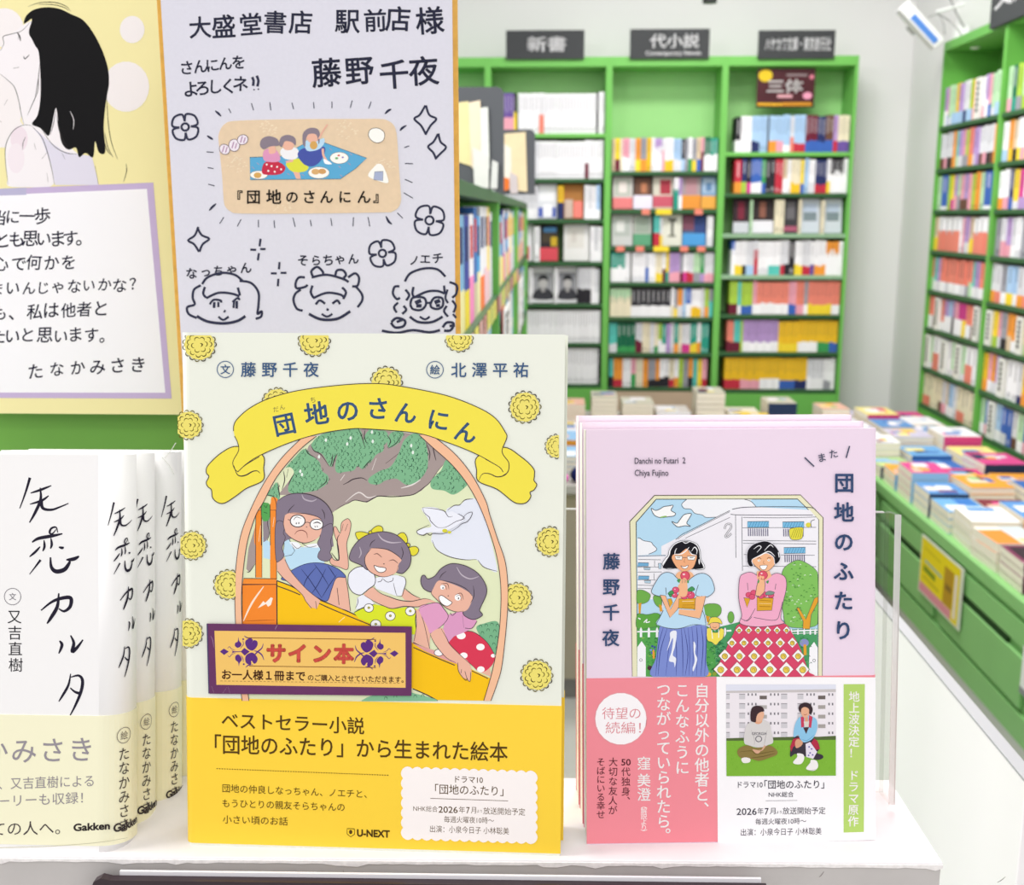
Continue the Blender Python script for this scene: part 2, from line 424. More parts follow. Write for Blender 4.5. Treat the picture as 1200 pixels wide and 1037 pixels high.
def yellow_cover_art():
    A = Art(mY); A.clip = (205, 392.4, 656.5, 821.4); A.wk = 1.3
    lim = (207, 393, 655, 985)
    arch_in = [(371,511),(350.4,528),(325,558),(308.8,588.3),(299.8,604),(290.5,633),(285.4,666.5),(283.2,699.8),(284.3,745),(287,780),(292,821),
               (567,821),(576.4,788.6),(583,755.3),(586.4,724),(587,688.7),(583,655.5),(574.2,624.4),(562,592.9),(548,567.5),(529.5,544.3),(506.4,523.5),(491.3,509.6),(430,500)]
    A.poly(arch_in, '#e3eac3')
    # clouds and sky
    A.fr(430, 380, 4.321).blob('400 945 440 920 475 912 500 890 545 882 572 925 600 985 618 1040 560 1040 420 1040', '#e7ebf7')
    A.fr(430, 600, 4.508).blob('340 140 352 170 380 205 440 238 520 252 575 250 610 285 650 305 688 313 672 220 645 110 612 10 560 -10 380 60', '#e7ebf7')
    A.ln('345 150 370 200 440 237 520 252 580 250', K, 3.5, 2).ln('585 252 620 292 690 313', K, 3.2, 2)
    A.fr(430, 380, 4.321).ln('408 942 440 918 468 915 480 903', K, 3.5, 2).ln('478 905 500 888 538 884', K, 3.5, 2)
    # tree trunk and branches
    A.fr().poly('326 580 340 562 352 545 362 522 380 508 430 502 490 509 506 522 529 544 519 545 513 552 504 565 494 575 485 579 472 581 444 581 430 589 416 586 407 590 393 598 384 606 370 590 350 580', '#a79895')
    A.ln('393 598 400 593 408 589.6 416 586 429 588 437 584 444 581.3 458 582 472 581.3 485.5 579 497 571 504 565 513 552 519 545', K, .9, 2)
    A.ln('402 568 408 565 414 561.5 424 560 430 563', K, 1.0, 2)
    A.ln('441 581 431 583 420 577 405 588', '#e4dcd9', 1.2, 2).ln('470 572 483 568 493 562', '#e9e2df', 1.2, 2).ln('399 563 404 556', '#e4dcd9', 1.5, 2).ln('436 551 441 537', '#e4dcd9', 1.2, 2)
    LEAF = '#7fb88e'
    Q1, Y2 = (270, 490, 6.912), (430, 380, 4.321)
    cl = [(Q1, '450 400 520 320 600 248 660 305 722 355 742 425 792 470 780 530 700 582 600 602 490 606 468 560 515 440 480 395'),
          (Q1, '655 215 735 133 900 100 1045 88 1090 230 1120 95 1185 80 1230 180 1240 260 1190 290 1140 335 1075 412 1030 385 1000 422 930 434 868 442 848 395 866 290 828 365 808 392 745 292 690 268'),
          (Q1, '300 615 340 560 372 520 392 560 402 640 380 662 335 640'),
          (Y2, '-25 640 0 545 60 538 100 545 105 590 60 640 25 690 0 700'),
          (Y2, '105 580 130 545 185 548 160 600 110 625'),
          (Y2, '190 585 240 552 285 575 306 640 305 730 262 790 202 813 150 782 95 790 60 810 15 806 10 780 60 745 120 720 160 655'),
          (Y2, '400 688 440 718 508 790 500 822 440 862 390 842 330 832 326 790 375 740')]
    R = random.Random(5)
    for fr_, s in cl:
        A.fr(*fr_); P = catmull(A.P(s), True); A.fr()
        A._fill(P, LEAF)
        x0, x1 = min(p[0] for p in P), max(p[0] for p in P); y0, y1 = min(p[1] for p in P), max(p[1] for p in P)
        gy = y0; row_ = 0; A.z += A.STEP; A.hold = True
        while gy < y1:
            gx = x0 + (row_ % 2)*2.6
            while gx < x1:
                x, y = gx+R.uniform(-.9, .9), gy+R.uniform(-.8, .8)
                if inside((x, y), P) and inside((x, y), arch_in) and R.random() < .8:
                    a0 = R.uniform(-.5, .9); q = R.uniform(1.3, 2.0)
                    A.ln([(x+q*math.cos(a), y+q*math.sin(a)) for a in [a0-1.6+3*k/5 for k in range(6)]], '#2f5a45', .5 if R.random() < .85 else .9, 2)
                gx += 5.2
            gy += 4.0; row_ += 1
        A.hold = False
    for x, y in ((382, 515.5), (411, 513), (407, 520), (352, 552), (354, 556), (482, 522), (484, 530), (437, 517), (374, 535), (436, 506)):
        A.blob([(x-1.6, y+.6), (x, y-2.2), (x+1.3, y), (x+.2, y+2.4)], '#e8f2ea')
    A.fr(*Q1)
    for s in ('610 243 630 285 690 320', '655 225 680 265 735 295 800 390', '808 392 822 350 830 290', '830 395 840 340 868 285', '430 430 440 500 418 580', '385 520 392 580 400 640', '470 545 490 495 520 445', '455 480 470 410', '1040 95 1065 150 1090 235', '1105 205 1085 150 1090 100', '780 470 775 515 715 565', '1070 412 1110 365 1145 330'):
        A.ln(s, K, 6, 2)
    A.fr(*Y2)
    for s in ('100 560 120 590 105 625', '180 552 150 600 108 628', '300 600 318 650 315 690', '330 600 340 650 350 690', '95 705 160 655', '350 760 400 738', '130 545 140 580'):
        A.ln(s, K, 3.5, 2)
    # left trunk and ladder of the slide
    A.fr(200, 600, 4.508).poly('400 300 412 190 452 60 452 260 415 318', '#a79895').ln('402 315 418 314 450 268', K, 3, 2)
    A.fr(*Q1).blob('210 800 240 760 250 690 320 700 335 640 385 660 372 760 372 1030 205 1040', '#f4903a')
    A.fr(200, 600, 4.508).poly('450 -10 483 -10 483 346 449 346', '#f58f33', K, 2.4).poly('524 -10 557 -10 560 356 525 350', '#f58f33', K, 2.4)
    A.poly('484 -20 524 -20 526 350 484 346', '#e3eac3')
    A.poly('486 130 526 160 526 250 490 242', '#bfe0f5').poly('486 -20 524 -20 522 120 506 150 490 160', '#93888f').ln('520 20 512 60 522 110 510 150', K, 2.4)
    A.fr(*Q1).blob('250 690 285 684 318 700 322 780 310 825 280 835 262 825 250 760', '#57a757').ln('275 705 290 725 300 700', '#2f5a35', 4).ln('270 760 300 770', '#2f5a35', 4).ln('322 700 324 1030', K, 4).ln('250 690 252 1030', K, 4)
    A.ln('300 625 345 632 370 680 373 760 373 1030', K, 4)
    A.ln('230 1000 245 870', '#fbe3c8', 7, 2).ln('345 880 355 800', '#fbe3c8', 7, 2)
    A.fr(200, 600, 4.508).poly('386 350 559 352 559 382 380 381', '#f58f33', K, 2.6)
    A.poly('379 384 559 382 561 600 379 600', '#f58a2d', K, 2.6).ln('385 575 430 480 492 392', '#fde6cf', 8, 2).poly('460 508 490 470 500 480 530 450 540 455 530 490 515 500 505 485', '#fdf0e2').ln('390 575 470 572 550 570', '#9a4d12', 2.4, 2)
    # slide
    A.fr().poly('324.3 680.3 340 686 360 697 400 713 440 731 484 753 510 766 536.5 776.4 575.3 795.2 567 821 512 820 484 807 420 770 324.8 745', '#f9c413')
    A.ln('324.3 680.3 342 687 360 697 400 713 440 731', K, 1.0).ln('325 686.5 340 692 352 697', K, .9).ln('372 706 392 715 436 733', K, .9).ln('484 753 510 765 536.5 776.4', K, 1.1).ln('484.5 758.5 515 772 533 779.5', K, .9).ln('553 786 572 795', K, .8).ln('397 729 404 723', '#fde9b0', 1.6, 2)
    A.ln('484 807 500 814 513 821', K, 1.0).ln('324.6 681 325 735', K, .8)
    # bushes at the bottom
    A.fr(430, 600, 4.508).blob('-10 985 60 960 140 958 200 945 260 960 320 975 372 995 300 1003 0 1003', '#86bf97').blob('578 612 620 588 688 578 704 640 700 700 690 790 655 760 620 690', '#79b58a')
    for x, y in ((600, 605), (630, 600), (660, 595), (690, 600), (640, 625), (675, 630), (655, 660), (685, 665), (670, 700), (688, 720), (610, 640), (255, 975), (295, 972), (100, 985), (150, 975)):
        A.ln([(x-8, y+5), (x-4, y-8), (x+6, y-6), (x+8, y+5)], '#2f5a45', 2.4, 2)
    SK, HR = '#ecb7a2', '#85798a'
    # ---- girl with glasses
    G = (200, 600, 4.508)
    A.fr(*G)
    A.blob('842 222 862 250 888 250 886 180 866 120 862 82 874 78 896 112 902 60 922 40 940 36 953 62 946 110 930 170 938 250 934 302 890 290 846 272', SK, K, 2.2)
    A.ln('892 118 880 150 890 240 880 252 850 215', K, 5, 2).ln('905 98 912 62', K, 1.6).ln('922 100 936 62', K, 1.6)
    A.poly('875 345 925 338 938 420 950 524 905 510 840 482 826 466', SK).ln('925 342 938 420 950 522', K, 2.4).ln('880 400 890 490', K, 2.4)
    A.blob('600 128 640 160 700 186 770 180 806 172 790 236 812 268 720 272 640 302 610 260', '#bfe0f4')
    A.poly('560 235 600 240 640 318 720 408 792 465 772 512 745 500 715 470 690 430 600 352 563 310', SK)
    A.blob('585 350 650 302 722 272 802 270 882 298 926 343 876 348 850 410 826 470 770 448 690 402 620 366', '#5f70b3', '#2a2f5a', 2.6)
    for s in ('690 300 730 350 770 410 800 455', '760 275 800 330 836 390', '830 282 856 320 872 345', '700 400 720 350 770 290', '745 430 780 380 820 300', '800 450 836 390 878 330'): A.ln(s, '#1f2452', 3, 2)
    A.poly('560 242 604 250 640 318 720 408 792 465 772 512 762 480 755 508 745 500 742 512 730 495 715 470 690 430 600 352 563 310', SK).ln('604 250 640 318 720 408 792 465', K, 2.4).ln('565 312 600 352 690 430 714 470 745 508', K, 2.4).ln('772 512 766 470', K, 2)
    A.poly('600 125 620 130 656 205 640 226 590 236 600 180', '#bfe0f4', K, 2.2)
    A.blob('630 158 670 160 690 185 660 195 640 175', '#f4f6fb').blob('700 185 740 168 800 165 800 178 770 188 730 185', '#f4f6fb').ln('640 165 668 192 690 180', K, 2).ln('695 165 730 185 770 178', K, 2)
    A.fr(*Q1)
    A.blob('372 1000 375 700 400 655 440 630 500 612 560 606 640 616 720 650 785 705 826 780 832 850 824 920 832 1000 830 1040 760 1040 740 960 560 960 440 1000 410 1080 375 1070', HR)
    A.ln('392 668 430 636 500 612 570 608 650 620 725 652 788 706 828 782 832 852 822 925', K, 6, 2)
    A.fr(*G).blob('796 90 850 60 858 110 846 150 850 190 842 214 852 236 832 258 800 256 778 240 782 215 792 196 776 165 790 130', HR, K, 2).blob('556 60 604 60 596 110 606 135 590 190 600 228 578 256 556 246', HR, K, 2)
    A.fr(*Q1).blob('440 792 480 768 540 764 610 772 680 788 738 826 742 880 728 945 690 982 640 1004 590 1010 530 990 480 960 446 920 432 855', SK)
    A.ln('448 925 482 960 530 990 590 1010 640 1004 690 984', K, 5, 2).ln('440 792 430 855 446 920', K, 4, 2)
    A.ln('468 768 480 740 520 700', K, 5, 2).ln('484 768 600 772 690 792 742 818', K, 5, 2).ln('740 735 760 770 764 815', K, 5, 2).ln('580 618 600 655 660 672 700 655', '#b9aebb', 9, 2)
    A.ell(546, 832, 60, 49, '#fbfafa', K, 6).ell(699, 860, 53, 43, '#fbfafa', K, 5).ln('605 846 625 842 648 850', K, 4).ln('466 820 488 826', K, 4)
    A.ln('512 825 535 800 575 812', K, 4, 2).ln('536 845 534 858', K, 6).ln('556 842 554 856', K, 6).ln('672 852 705 842 735 856', K, 7, 2).ln('686 872 688 884', K, 5).ln('704 870 706 882', K, 5)
    A.ln('522 940 545 914 585 908 618 930 625 970', '#7d3b38', 5, 2).ell(618, 880, 4, 4, K)
    # ---- girl with bows
    Q2 = (360, 590, 6.912); A.fr(*Q2)
    A.poly('405 765 440 740 480 742 552 815 450 848 395 855', '#eef0fa').ln('408 760 412 800 392 848', K, 4, 2)
    A.poly('380 885 450 845 548 815 640 835 720 850 800 838 886 852 874 950 888 1037 880 1060 700 1060 520 975 420 930', '#dbe62c')
    A.ln('378 884 450 845 548 812', K, 7, 2).ln('884 860 876 950 888 1050', K, 4, 2)
    for x, y, r in ((500, 845, 38), (674, 910, 40), (836, 872, 40), (556, 978, 42)):
        A.ell(x, y, r, r*.9, '#f6f6f0', K, 4).ell(x, y-2, 9, 8, '#c9c04a', K, 3)
    A.poly('520 612 600 590 722 578 790 598 800 645 782 690 765 745 725 750 560 690', '#eef0fa')
    A.poly('785 690 850 738 922 768 860 792 790 780 765 748', SK).ln('790 684 850 735 915 766', K, 4.5, 2)
    A.blob('332 610 345 560 400 518 460 512 520 540 552 600 545 655 500 690 470 715 430 740 372 720 338 668', '#eef0fa', K, 4.5)
    A.blob('462 742 480 715 515 685 540 682 580 720 650 752 730 775 820 790 900 778 960 768 1045 800 985 802 930 830 890 838 785 832 690 850 620 828 540 790', SK)
    A.ln('540 680 600 728 660 752 740 780 830 792 900 780 950 770 1000 778', K, 5, 2).ln('465 742 540 790 620 828 690 850 785 832 890 836 940 820 1045 803', K, 5, 2)
    A.ln('745 582 790 600 800 640 786 690 768 748 725 745', K, 4, 2).ln('698 640 712 700 728 750', K, 3.5, 2).ln('572 635 598 628 612 605', K, 3.5).ln('618 612 650 635 690 625 698 600', K, 3.5)
    A.blob('393 238 440 228 498 245 470 272 435 290 408 286', '#e6dc3c', K, 4).blob('512 240 530 205 570 180 605 188 612 224 560 240', '#e6dc3c', K, 4).ell(512, 234, 14, 14, '#d3ca2c', K, 4)
    A.blob('732 268 752 240 785 238 808 270 812 312 780 318', '#e6dc3c', K, 4).blob('815 372 845 350 882 348 904 375 885 412 848 420', '#e6dc3c', K, 4).ell(818, 336, 16, 16, '#d3ca2c', K, 4)
    A.blob('342 430 362 370 410 305 470 262 550 234 630 228 710 248 770 290 820 355 842 430 832 500 800 545 770 566 735 560 620 520 500 540 440 500 380 475 350 458', HR, K, 4.5)
    A.blob('496 392 520 362 580 362 650 374 720 415 764 455 742 490 736 535 700 572 650 590 600 592 545 572 500 540 472 490 468 430', SK)
    A.ln('520 365 490 400 468 440 472 492 500 542 545 573 600 592 650 590 700 572', K, 5, 2)
    A.ln('508 350 520 318 552 292', K, 5, 2).ln('516 360 590 362 660 376 730 418 764 452', K, 5, 2).ln('764 350 778 400 762 452', K, 5, 2).ln('738 500 728 545', K, 5, 2).ln('575 245 610 290 680 316 762 312', '#c3b8c4', 9, 2).ln('420 440 438 400 425 350', '#b7acb8', 8, 2)
    A.ln('540 412 570 406 606 436', '#5d3a38', 5, 2).ln('662 464 700 456 738 485', '#5d3a38', 5, 2).ell(622, 488, 5, 5, K)
    A.blob('542 502 580 512 635 522 632 546 600 558 565 545', '#ffffff', '#5d3a38', 4.5)
    # ---- girl in pink
    Y4 = (430, 600, 4.508); A.fr(*Y4)
    A.poly('260 515 292 512 335 640 330 722 245 686 262 600', SK).ln('258 520 262 600 250 680', K, 2.2).ln('275 515 300 580 332 720', K, 2.2)
    A.poly('240 690 330 722 390 740 480 790 470 800 400 775 300 730', '#e3a2a0').ell(380, 742, 24, 18, '#fbf7f8', K, 2.4)
    A.poly('560 800 600 846 660 870 640 800', SK)
    A.blob('428 690 462 655 510 634 565 634 628 680 668 740 676 770 655 815 602 846 545 800 500 765', '#da3a55')
    for x, y, r in ((498, 652, 24), (600, 712, 22), (512, 757, 20), (602, 830, 20), (667, 758, 12)): A.ell(x, y, r, r*.8, '#fdfafa')
    A.ln('428 690 462 655 512 632 565 634 628 680 668 740 676 770', K, 2.4, 2)
    A.poly('420 545 505 520 540 540 582 575 560 612 520 632 460 656 430 690 400 630', '#dd9cc4').ln('582 575 556 612 518 612', K, 2.4).ln('505 545 512 610', K, 2.2, 2)
    A.blob('275 510 330 484 378 480 410 515 432 553 395 600 338 640 318 600', '#e2a0c6').ln('280 506 332 484 378 480 408 512 430 552 398 598 334 642', K, 2.6, 2)
    A.blob('338 642 395 612 420 660 440 700 500 758 536 790 552 835 546 892 524 880 505 870 486 838 470 792 420 768 362 700', SK)
    A.ln('392 615 420 662 440 700 500 760 580 830', K, 2.8, 2).ln('334 645 362 700 420 768 470 795', K, 2.6, 2).ln('480 795 484 838 506 872 524 888 530 875', K, 2.4).ln('518 840 530 880 545 892 548 845', K, 2.2).ln('498 850 500 830', K, 1.8)
    A.blob('285 355 292 336 306 334 322 352 358 338 392 298 440 273 490 275 540 292 590 326 626 380 632 430 602 500 596 520 610 545 562 567 514 545 500 510 440 440 390 400 345 422 305 408 288 382', HR, K, 3)
    A.blob('378 362 430 372 500 400 556 440 546 490 520 522 470 524 420 506 372 462 342 430 350 405', SK)
    A.ln('345 412 342 432 372 464 420 506 470 526 512 522', K, 2.8, 2).ln('384 352 396 330 420 312', K, 3, 2).ln('386 358 450 372 520 402 556 442', K, 3, 2).ln('562 388 566 440 548 480', K, 3, 2).ln('475 290 500 330 545 352 590 340', '#c3b8c4', 5, 2)
    A.ell(400, 396, 12, 13, '#fff').ell(480, 450, 16, 17, '#fff').ln('392 378 425 378 434 408', '#5d3a38', 2.8, 2).ln('395 386 415 388 422 410', '#5d3a38', 2.2, 2).ln('466 438 498 428 510 462', '#5d3a38', 2.8, 2).ln('470 445 492 440 500 468', '#5d3a38', 2.2, 2).ell(402, 400, 3, 6, K).ell(484, 455, 3, 6, K).ell(430, 442, 3, 3, K)
    A.blob('380 452 396 440 430 462 450 478 425 496 395 482', '#fff', '#5d3a38', 2.6).ln('440 532 452 545 470 530', K, 2.2)
    # ---- dove
    A.blob('290 -20 360 -25 420 0 450 -5 480 10 515 35 490 60 450 85 400 105 330 108 282 122 264 104 300 85 340 75 320 30', '#eff1fb')
    A.fr(*Q2).ln('936 32 1000 38 1060 46 1112 62 1135 95 1150 108 1180 102', K, 4.5, 2).ln('936 32 950 75 990 110 1000 140 1050 188 1085 195', K, 4.5, 2).ln('990 172 940 195 890 220 900 245 945 256 970 240 995 256 1020 242 1090 245 1150 230', K, 5, 2)
    A.fr(*Y4).ln('385 82 420 78 470 50 500 40 515 30 490 12 480 10', K, 2.6, 2).ln('500 42 525 10 556 0 550 25 530 50 500 62 480 80 440 105', K, 2.6, 2).ell(412, 98, 14, 10, '#d9d33c').ell(436, 106, 10, 7, '#d9d33c')
    # ---- arch frame
    outl = [(355,512),(329.6,537.4),(308.8,567.5),(292.6,599.9),(282,628.8),(276.5,666.5),(275.4,695.4),(276.5,735),(279,780),(284,821)]
    inl = [(371,511),(350.4,528),(325,558),(308.8,588.3),(299.8,604),(290.5,633),(285.4,666.5),(283.2,699.8),(284.3,735),(287,780),(292,821)]
    outr = [(505,509),(531.8,530.4),(552.7,555.9),(568.9,586),(574,603),(583,631),(592,657.7),(595.3,688.7),(594.2,724),(588.6,777.5),(583,799.6),(575.3,821)]
    inr = [(491.3,509.6),(506.4,523.5),(529.5,544.3),(548,567.5),(562,592.9),(574.2,624.4),(583,655.5),(587,688.7),(586.4,724),(583,755.3),(576.4,788.6),(567,821)]
    A.fr()
    for a, b in ((outl, inl), (outr, inr)):
        a, b = catmull(a, False), catmull(b, False)
        A._fill(a + b[::-1], '#f4bf9a'); A._stroke(a, K, .8); A._stroke(b, K, .8)
    # ---- pom-poms
    for i, (x, y, r) in enumerate(((234,404,17.5),(368.5,399,17),(538,396,15),(325,472,16),(453,448,17),(221,498,15.5),(615,477,17),(653,523,13),(225.5,639,15.5),(268,685,16),(221,742,15.5),(645,634.5,16),(606,700,16),(629,791,17))):
        lm = list(lim)
        if i in (3, 4): lm = None
        if i == 9: lm = [240, 600, 276.3, 760]
        if i == 12: lm = [595.6, 600, 650, 760]
        if i in (5, 8, 10): lm[0] = 204.8 + (y-392)*.0233 + 1.2
        pom(A, x, y, r, lm, i)
    # ---- ribbon
    YC = '#f3e34f'
    A.fr(200, 380, 4.321).blob('340 618 262 648 192 712 182 750 195 770 182 800 190 822 208 838 214 878 240 902 275 904 330 870 385 830 468 790 472 730 464 660', YC, K, 3.5)
    A.fr(430, 380, 4.321).blob('690 622 780 670 842 728 848 765 846 790 860 812 846 838 826 850 830 872 810 900 778 908 738 896 660 835 566 795 556 740 560 670', YC, K, 3.5)
    top = [(274,505),(274.5,498),(278.7,490.6),(292.6,478.4),(315.7,466.8),(350.4,457.5),(399,451.3),(440,449.4),(471.7,452.9),(522.6,463.3),(559.6,477.2),(580.4,489.9),(592,506.1),(593.9,513),(588.8,525.8),(589.7,532.7),(596.2,542),(595.5,552.4),(589.7,557)]
    bot = [(589.7,553.5),(578,543),(555,530.4),(522.6,517.7),(487.9,507.3),(430,502.4),(408.3,502.7),(373.6,508.4),(338.9,518.9),(304.1,533.9),(288,544.3),(278.7,552.4),(273,542),(279.8,528.1),(278.9,518.9),(275.2,511)]
    A.fr(); t, b = catmull(top, False), catmull(bot, False)
    A._fill(t+b, YC); A._stroke(t, K, 1.0); A._stroke(b, K, .9)
    A.fr(200, 380, 4.321).blob('330 742 352 765 385 760 420 742 455 752 462 740 440 690 380 715 345 745', YC).ln('322 715 335 755 355 768 385 762 415 745 440 742 454 754', K, 5, 2).ln('340 748 380 712 450 670', K, 3)
    A.fr(430, 380, 4.321).blob('562 788 585 760 620 762 650 770 690 762 692 745 640 706 566 700', YC).ln('566 792 585 758 620 756 660 772 700 762 718 735 720 705', K, 4, 2).ln('690 748 670 722 600 682', K, 3)
    art = A.build('cover_illustration', yb, INKG)
    # ---- title, author line
    A = Art(mY, A.z + 2e-6); B = '#40608a'
    for c, x, y, r, s in (('団',333.5,497,-12,27),('地',371,484.5,-8,29),('の',407.5,481,-3,28),('さ',443,478.5,0,28),('ん',475.5,483.5,6,27),('に',514,492,9,27),('ん',546,506,15,27)):
        A.ch(c, x, y, s, B, r, .022)
    A.row('だん', 323.5, 479.5, 331, 477, 7, '#6a6040', -12); A.ch('ち', 367, 468.5, 7.5, '#6a6040', -8)
    A.ell(264.3, 432.8, 9.6, 9.6, None, B, .9).ch('文', 264.3, 432.8, 12, B, 0, .012)
    A.row('藤野千夜', 291.4, 433, 364.8, 433, 18.5, B, bold=.012)
    A.ell(509.8, 433.2, 9.8, 9.8, None, B, .9).ch('絵', 509.8, 433.2, 12, B, 0, .012)
    A.row('北澤平祐', 537.6, 433.5, 610.5, 433.5, 18.5, B, bold=.012)
    A.build('cover_lettering', yb, INKG)
    # ---- band
    A = Art(mY, 4e-4); T = '#553c10'
    A.fit('ベストセラー小説', 260, 843.5, 427, 850.5, 21, T, .01)
    A.fit('「団地のふたり」から生まれた絵本', 252, 871.5, 595, 881, 24, T, .01)
    for i in range(68):
        x = 254+i*2.98; y = 899.8+i*.115; A.poly([(x, y), (x+1.7, y+.05), (x+1.7, y+1), (x, y+.95)], '#6a4f1c')
    A.fit('団地の仲良しなっちゃん、ノエチと、', 261, 923, 430, 930, 10.5, T)
    A.fit('もうひとりの親友そらちゃんの', 261, 940.5, 404, 945.5, 10.5, T)
    A.fit('小さい頃のお話', 261.5, 959.5, 337.5, 962, 10.5, T)
    A.poly('407 970.5 415.5 970.8 415.5 977 411.2 980 407 976.6', None or '#ffd735', T, .9).ell(411.2, 974.4, 2, 2.6, T)
    A.fit('U-NEXT', 418.5, 975, 457, 976.4, 11.5, T, .035)
    W = '#fdf6f4'; c0 = (472.5, 899.5); c1 = (627.5, 986)
    def cp(u, v): return (472.5+155*u - 1.5*(1-v)*0 + .0*v, 900+5.2*u+81*v+ .0)
    pts = []
    N, Mv = 14, 7
    per = [((i)/N, 0, 0, -1) for i in range(N)] + [(1, i/Mv, 1, 0) for i in range(Mv)] + [(1-i/N, 1, 0, 1) for i in range(N)] + [(0, 1-i/Mv, -1, 0) for i in range(Mv)]
    for k, (u, v, nx, ny) in enumerate(per):
        u2, v2, _, _ = per[(k+1) % len(per)]
        a, b2 = cp(u, v), cp(u2, v2)
        pts.append(a)
        for q, h in ((.25, 1.9), (.5, 2.6), (.75, 1.9)):
            pts.append((a[0]+(b2[0]-a[0])*q+nx*h, a[1]+(b2[1]-a[1])*q+ny*h))
    A.poly(pts, W)
    A.fit('ドラマ10', 533.5, 912.5, 566, 913.5, 9, T, .01); A.fit('「団地のふたり」', 510, 924, 590, 926.5, 12.5, T, .006)
    A.ln('504.5 935 595.5 938', T, .7, smooth=False)
    A.fit('NHK総合', 484.5, 946.6, 513, 947.6, 7.5, T); A.fit('2026', 514, 947.6, 536.5, 948.2, 10.5, T, .01); A.fit('年', 538, 948.2, 545, 948.4, 8.5, T); A.fit('7', 546.5, 948.4, 550.5, 948.5, 10.5, T, .01); A.fit('月', 552, 948.6, 558, 948.8, 8.5, T); A.fit('より', 559, 949.8, 565, 950, 4, T); A.fit('放送開始予定', 566.5, 949.4, 615.5, 951, 9, T)
    A.fit('毎週火曜夜10時〜', 520.5, 959.4, 579, 961, 8.2, T)
    A.fit('出演：小泉今日子 小林聡美', 504, 970.6, 596.5, 973.4, 8.8, T)
    A.build('band_lettering', yband, INKG)
yellow_cover_art()

def paper_slip():
    """purple-bordered slip tucked under the film of the picture book"""
    P4 = [mY(*p) for p in ((243.2, 730), (483, 733.5), (482.5, 814.5), (246.5, 812))]
    b = MB(); b.ext([(u, w) for u, w in P4], -.0012, -.0009, 'y'); slip = b.build('paper_slip', mat('slip_purple', '#66305f', .4, .3, .04, 200), yb)
    A = Art(mY, 1.205e-3); G1, BR, OR = '#f2c56c', '#4a2418', '#5c2f80'
    A.fr(240, 725, 9.2308).poly('28 50 44 50 60 800 48 800', '#4c4268')
    A.fr().poly('252.3 738.4 475.6 740.8 475.8 805 254.6 801.5', G1)
    for fx in (0, 1):
        A.fr(240, 725, 9.2308) if not fx else A.fr(360, 725, 9.2308)
        X = (lambda x: x) if not fx else (lambda x: 1165-x)
        dy = 0 if not fx else 20
        q = lambda s: [(X(x), y+dy) for x, y in nums(s)]
        A.poly(q('172 348 215 315 268 348 218 385'), OR)
        A.poly(q('298 335 330 345 400 345 435 308 495 348 440 392 400 352 330 356 298 368 310 350'), OR)
        A.blob(q('372 190 380 230 405 262 398 290 365 308 335 288 338 255 365 238'), OR, k=3).blob(q('378 508 385 470 408 440 402 408 370 378 338 400 342 440 368 462'), OR, k=3)
        A.blob(q('445 262 455 225 500 205 530 225 515 250 540 225 572 235 580 270 560 310 520 338 470 315'), OR, k=4).blob(q('445 420 465 380 520 358 562 390 580 428 565 468 540 478 520 452 508 450 512 475 495 490 455 470'), OR, k=4)
        A.ln(q('640 262 625 310 580 350 540 390 505 425'), OR, 15, 2).ln(q('648 440 625 385 580 350 540 340'), OR, 15, 2)
        A.ell(X(424), 214+dy, 10, 10, OR).ell(X(430), 484+dy, 10, 10, OR)
        A.ln(q('255 315 275 295 300 320 340 335'), OR, 7, 2).ln(q('255 385 275 405 300 380 340 362'), OR, 7, 2).ln(q('435 178 470 200 520 205'), OR, 12, 2).ln(q('450 520 480 495 530 490'), OR, 12, 2).ln(q('420 230 425 270 390 315'), OR, 8, 2).ln(q('425 460 420 420 395 385'), OR, 8, 2)
    A.fr().ln('290 746.5 441 748.6', '#7a4a20', .8, smooth=False).ln('293 779.6 441 781.4', '#7a4a20', .8, smooth=False)
    for i, (c, x) in enumerate((('サ', 324.5), ('イ', 349.5), ('ン', 377.5), ('本', 403.5))):
        A.ch(c, x, 764.4+i*.3, 23.5, '#a8583a', .5, .055); A.ch(c, x, 764.4+i*.3, 23.5, '#e65a50', .5, .03)
    A.fit('お一人様１冊まで', 261, 789.3, 358.5, 791.3, 12.5, BR, .022)
    A.fit('のご購入とさせていただきます。', 361.5, 793, 473.5, 795.5, 8, BR, .014)
    for i in range(46):
        x = 259+i*4.6; A.ln([(x, 797+i*.06), (x+2.8, 797.05+i*.06)], '#96703a', .5, smooth=False)
    for s in ('248 744 250.5 750 251.5 758', '326 731.5 324 735 323.5 737', '249 803 252 811.5', '262 811.5 266.5 804.5', '268.5 803.5 270.5 812'): A.ln(s, '#b295ae', .5, 2)
    A.build('slip_lettering', slip)
paper_slip()

# ================================================================ pink novel, three copies
bl, br = onz(688, 989.5, ZP), onz(1026.5, 984.5, ZP)
th = math.radians(10); e = (br-bl).normalized(); nb = Vector((0, 0, 1)).cross(e)
MP = frame(bl, e, Vector((0, 0, 1))*math.cos(th) + nb*math.sin(th)); mP = plane_map(MP)
PW, PH, PT = .1342, .1914, .0145
PINK = mat('pink_jacket', '#efdbed', .4, .3)
BANDP = mat('pink_band_paper', '#f48f9b', .42, .3)
def novel(M, label, group=None):
    root = empty('novel', M, label, 'book', group)
    hard_cover(root, PW, PH, PT, PINK, 'R', .0007, .0022, .0003)
    _, zt = mP(860, 793)
    band = wrap_band(PW, PT, .0004, zt, .0002, None, 'R', root, .0022, BANDP)
    return root, band
pk, pband = novel(MP, 'pink novel with a pink and white band, frontmost of three copies')
def lean(M, dx, dy, deg):
    o = M.translation; a = math.radians(deg); e_ = M.col[0].to_3d(); n_ = Vector((0, 0, 1)).cross(e_)
    return frame(o + e_*dx + n_*dy, e_, Vector((0, 0, 1))*math.cos(a) + n_*math.sin(a))
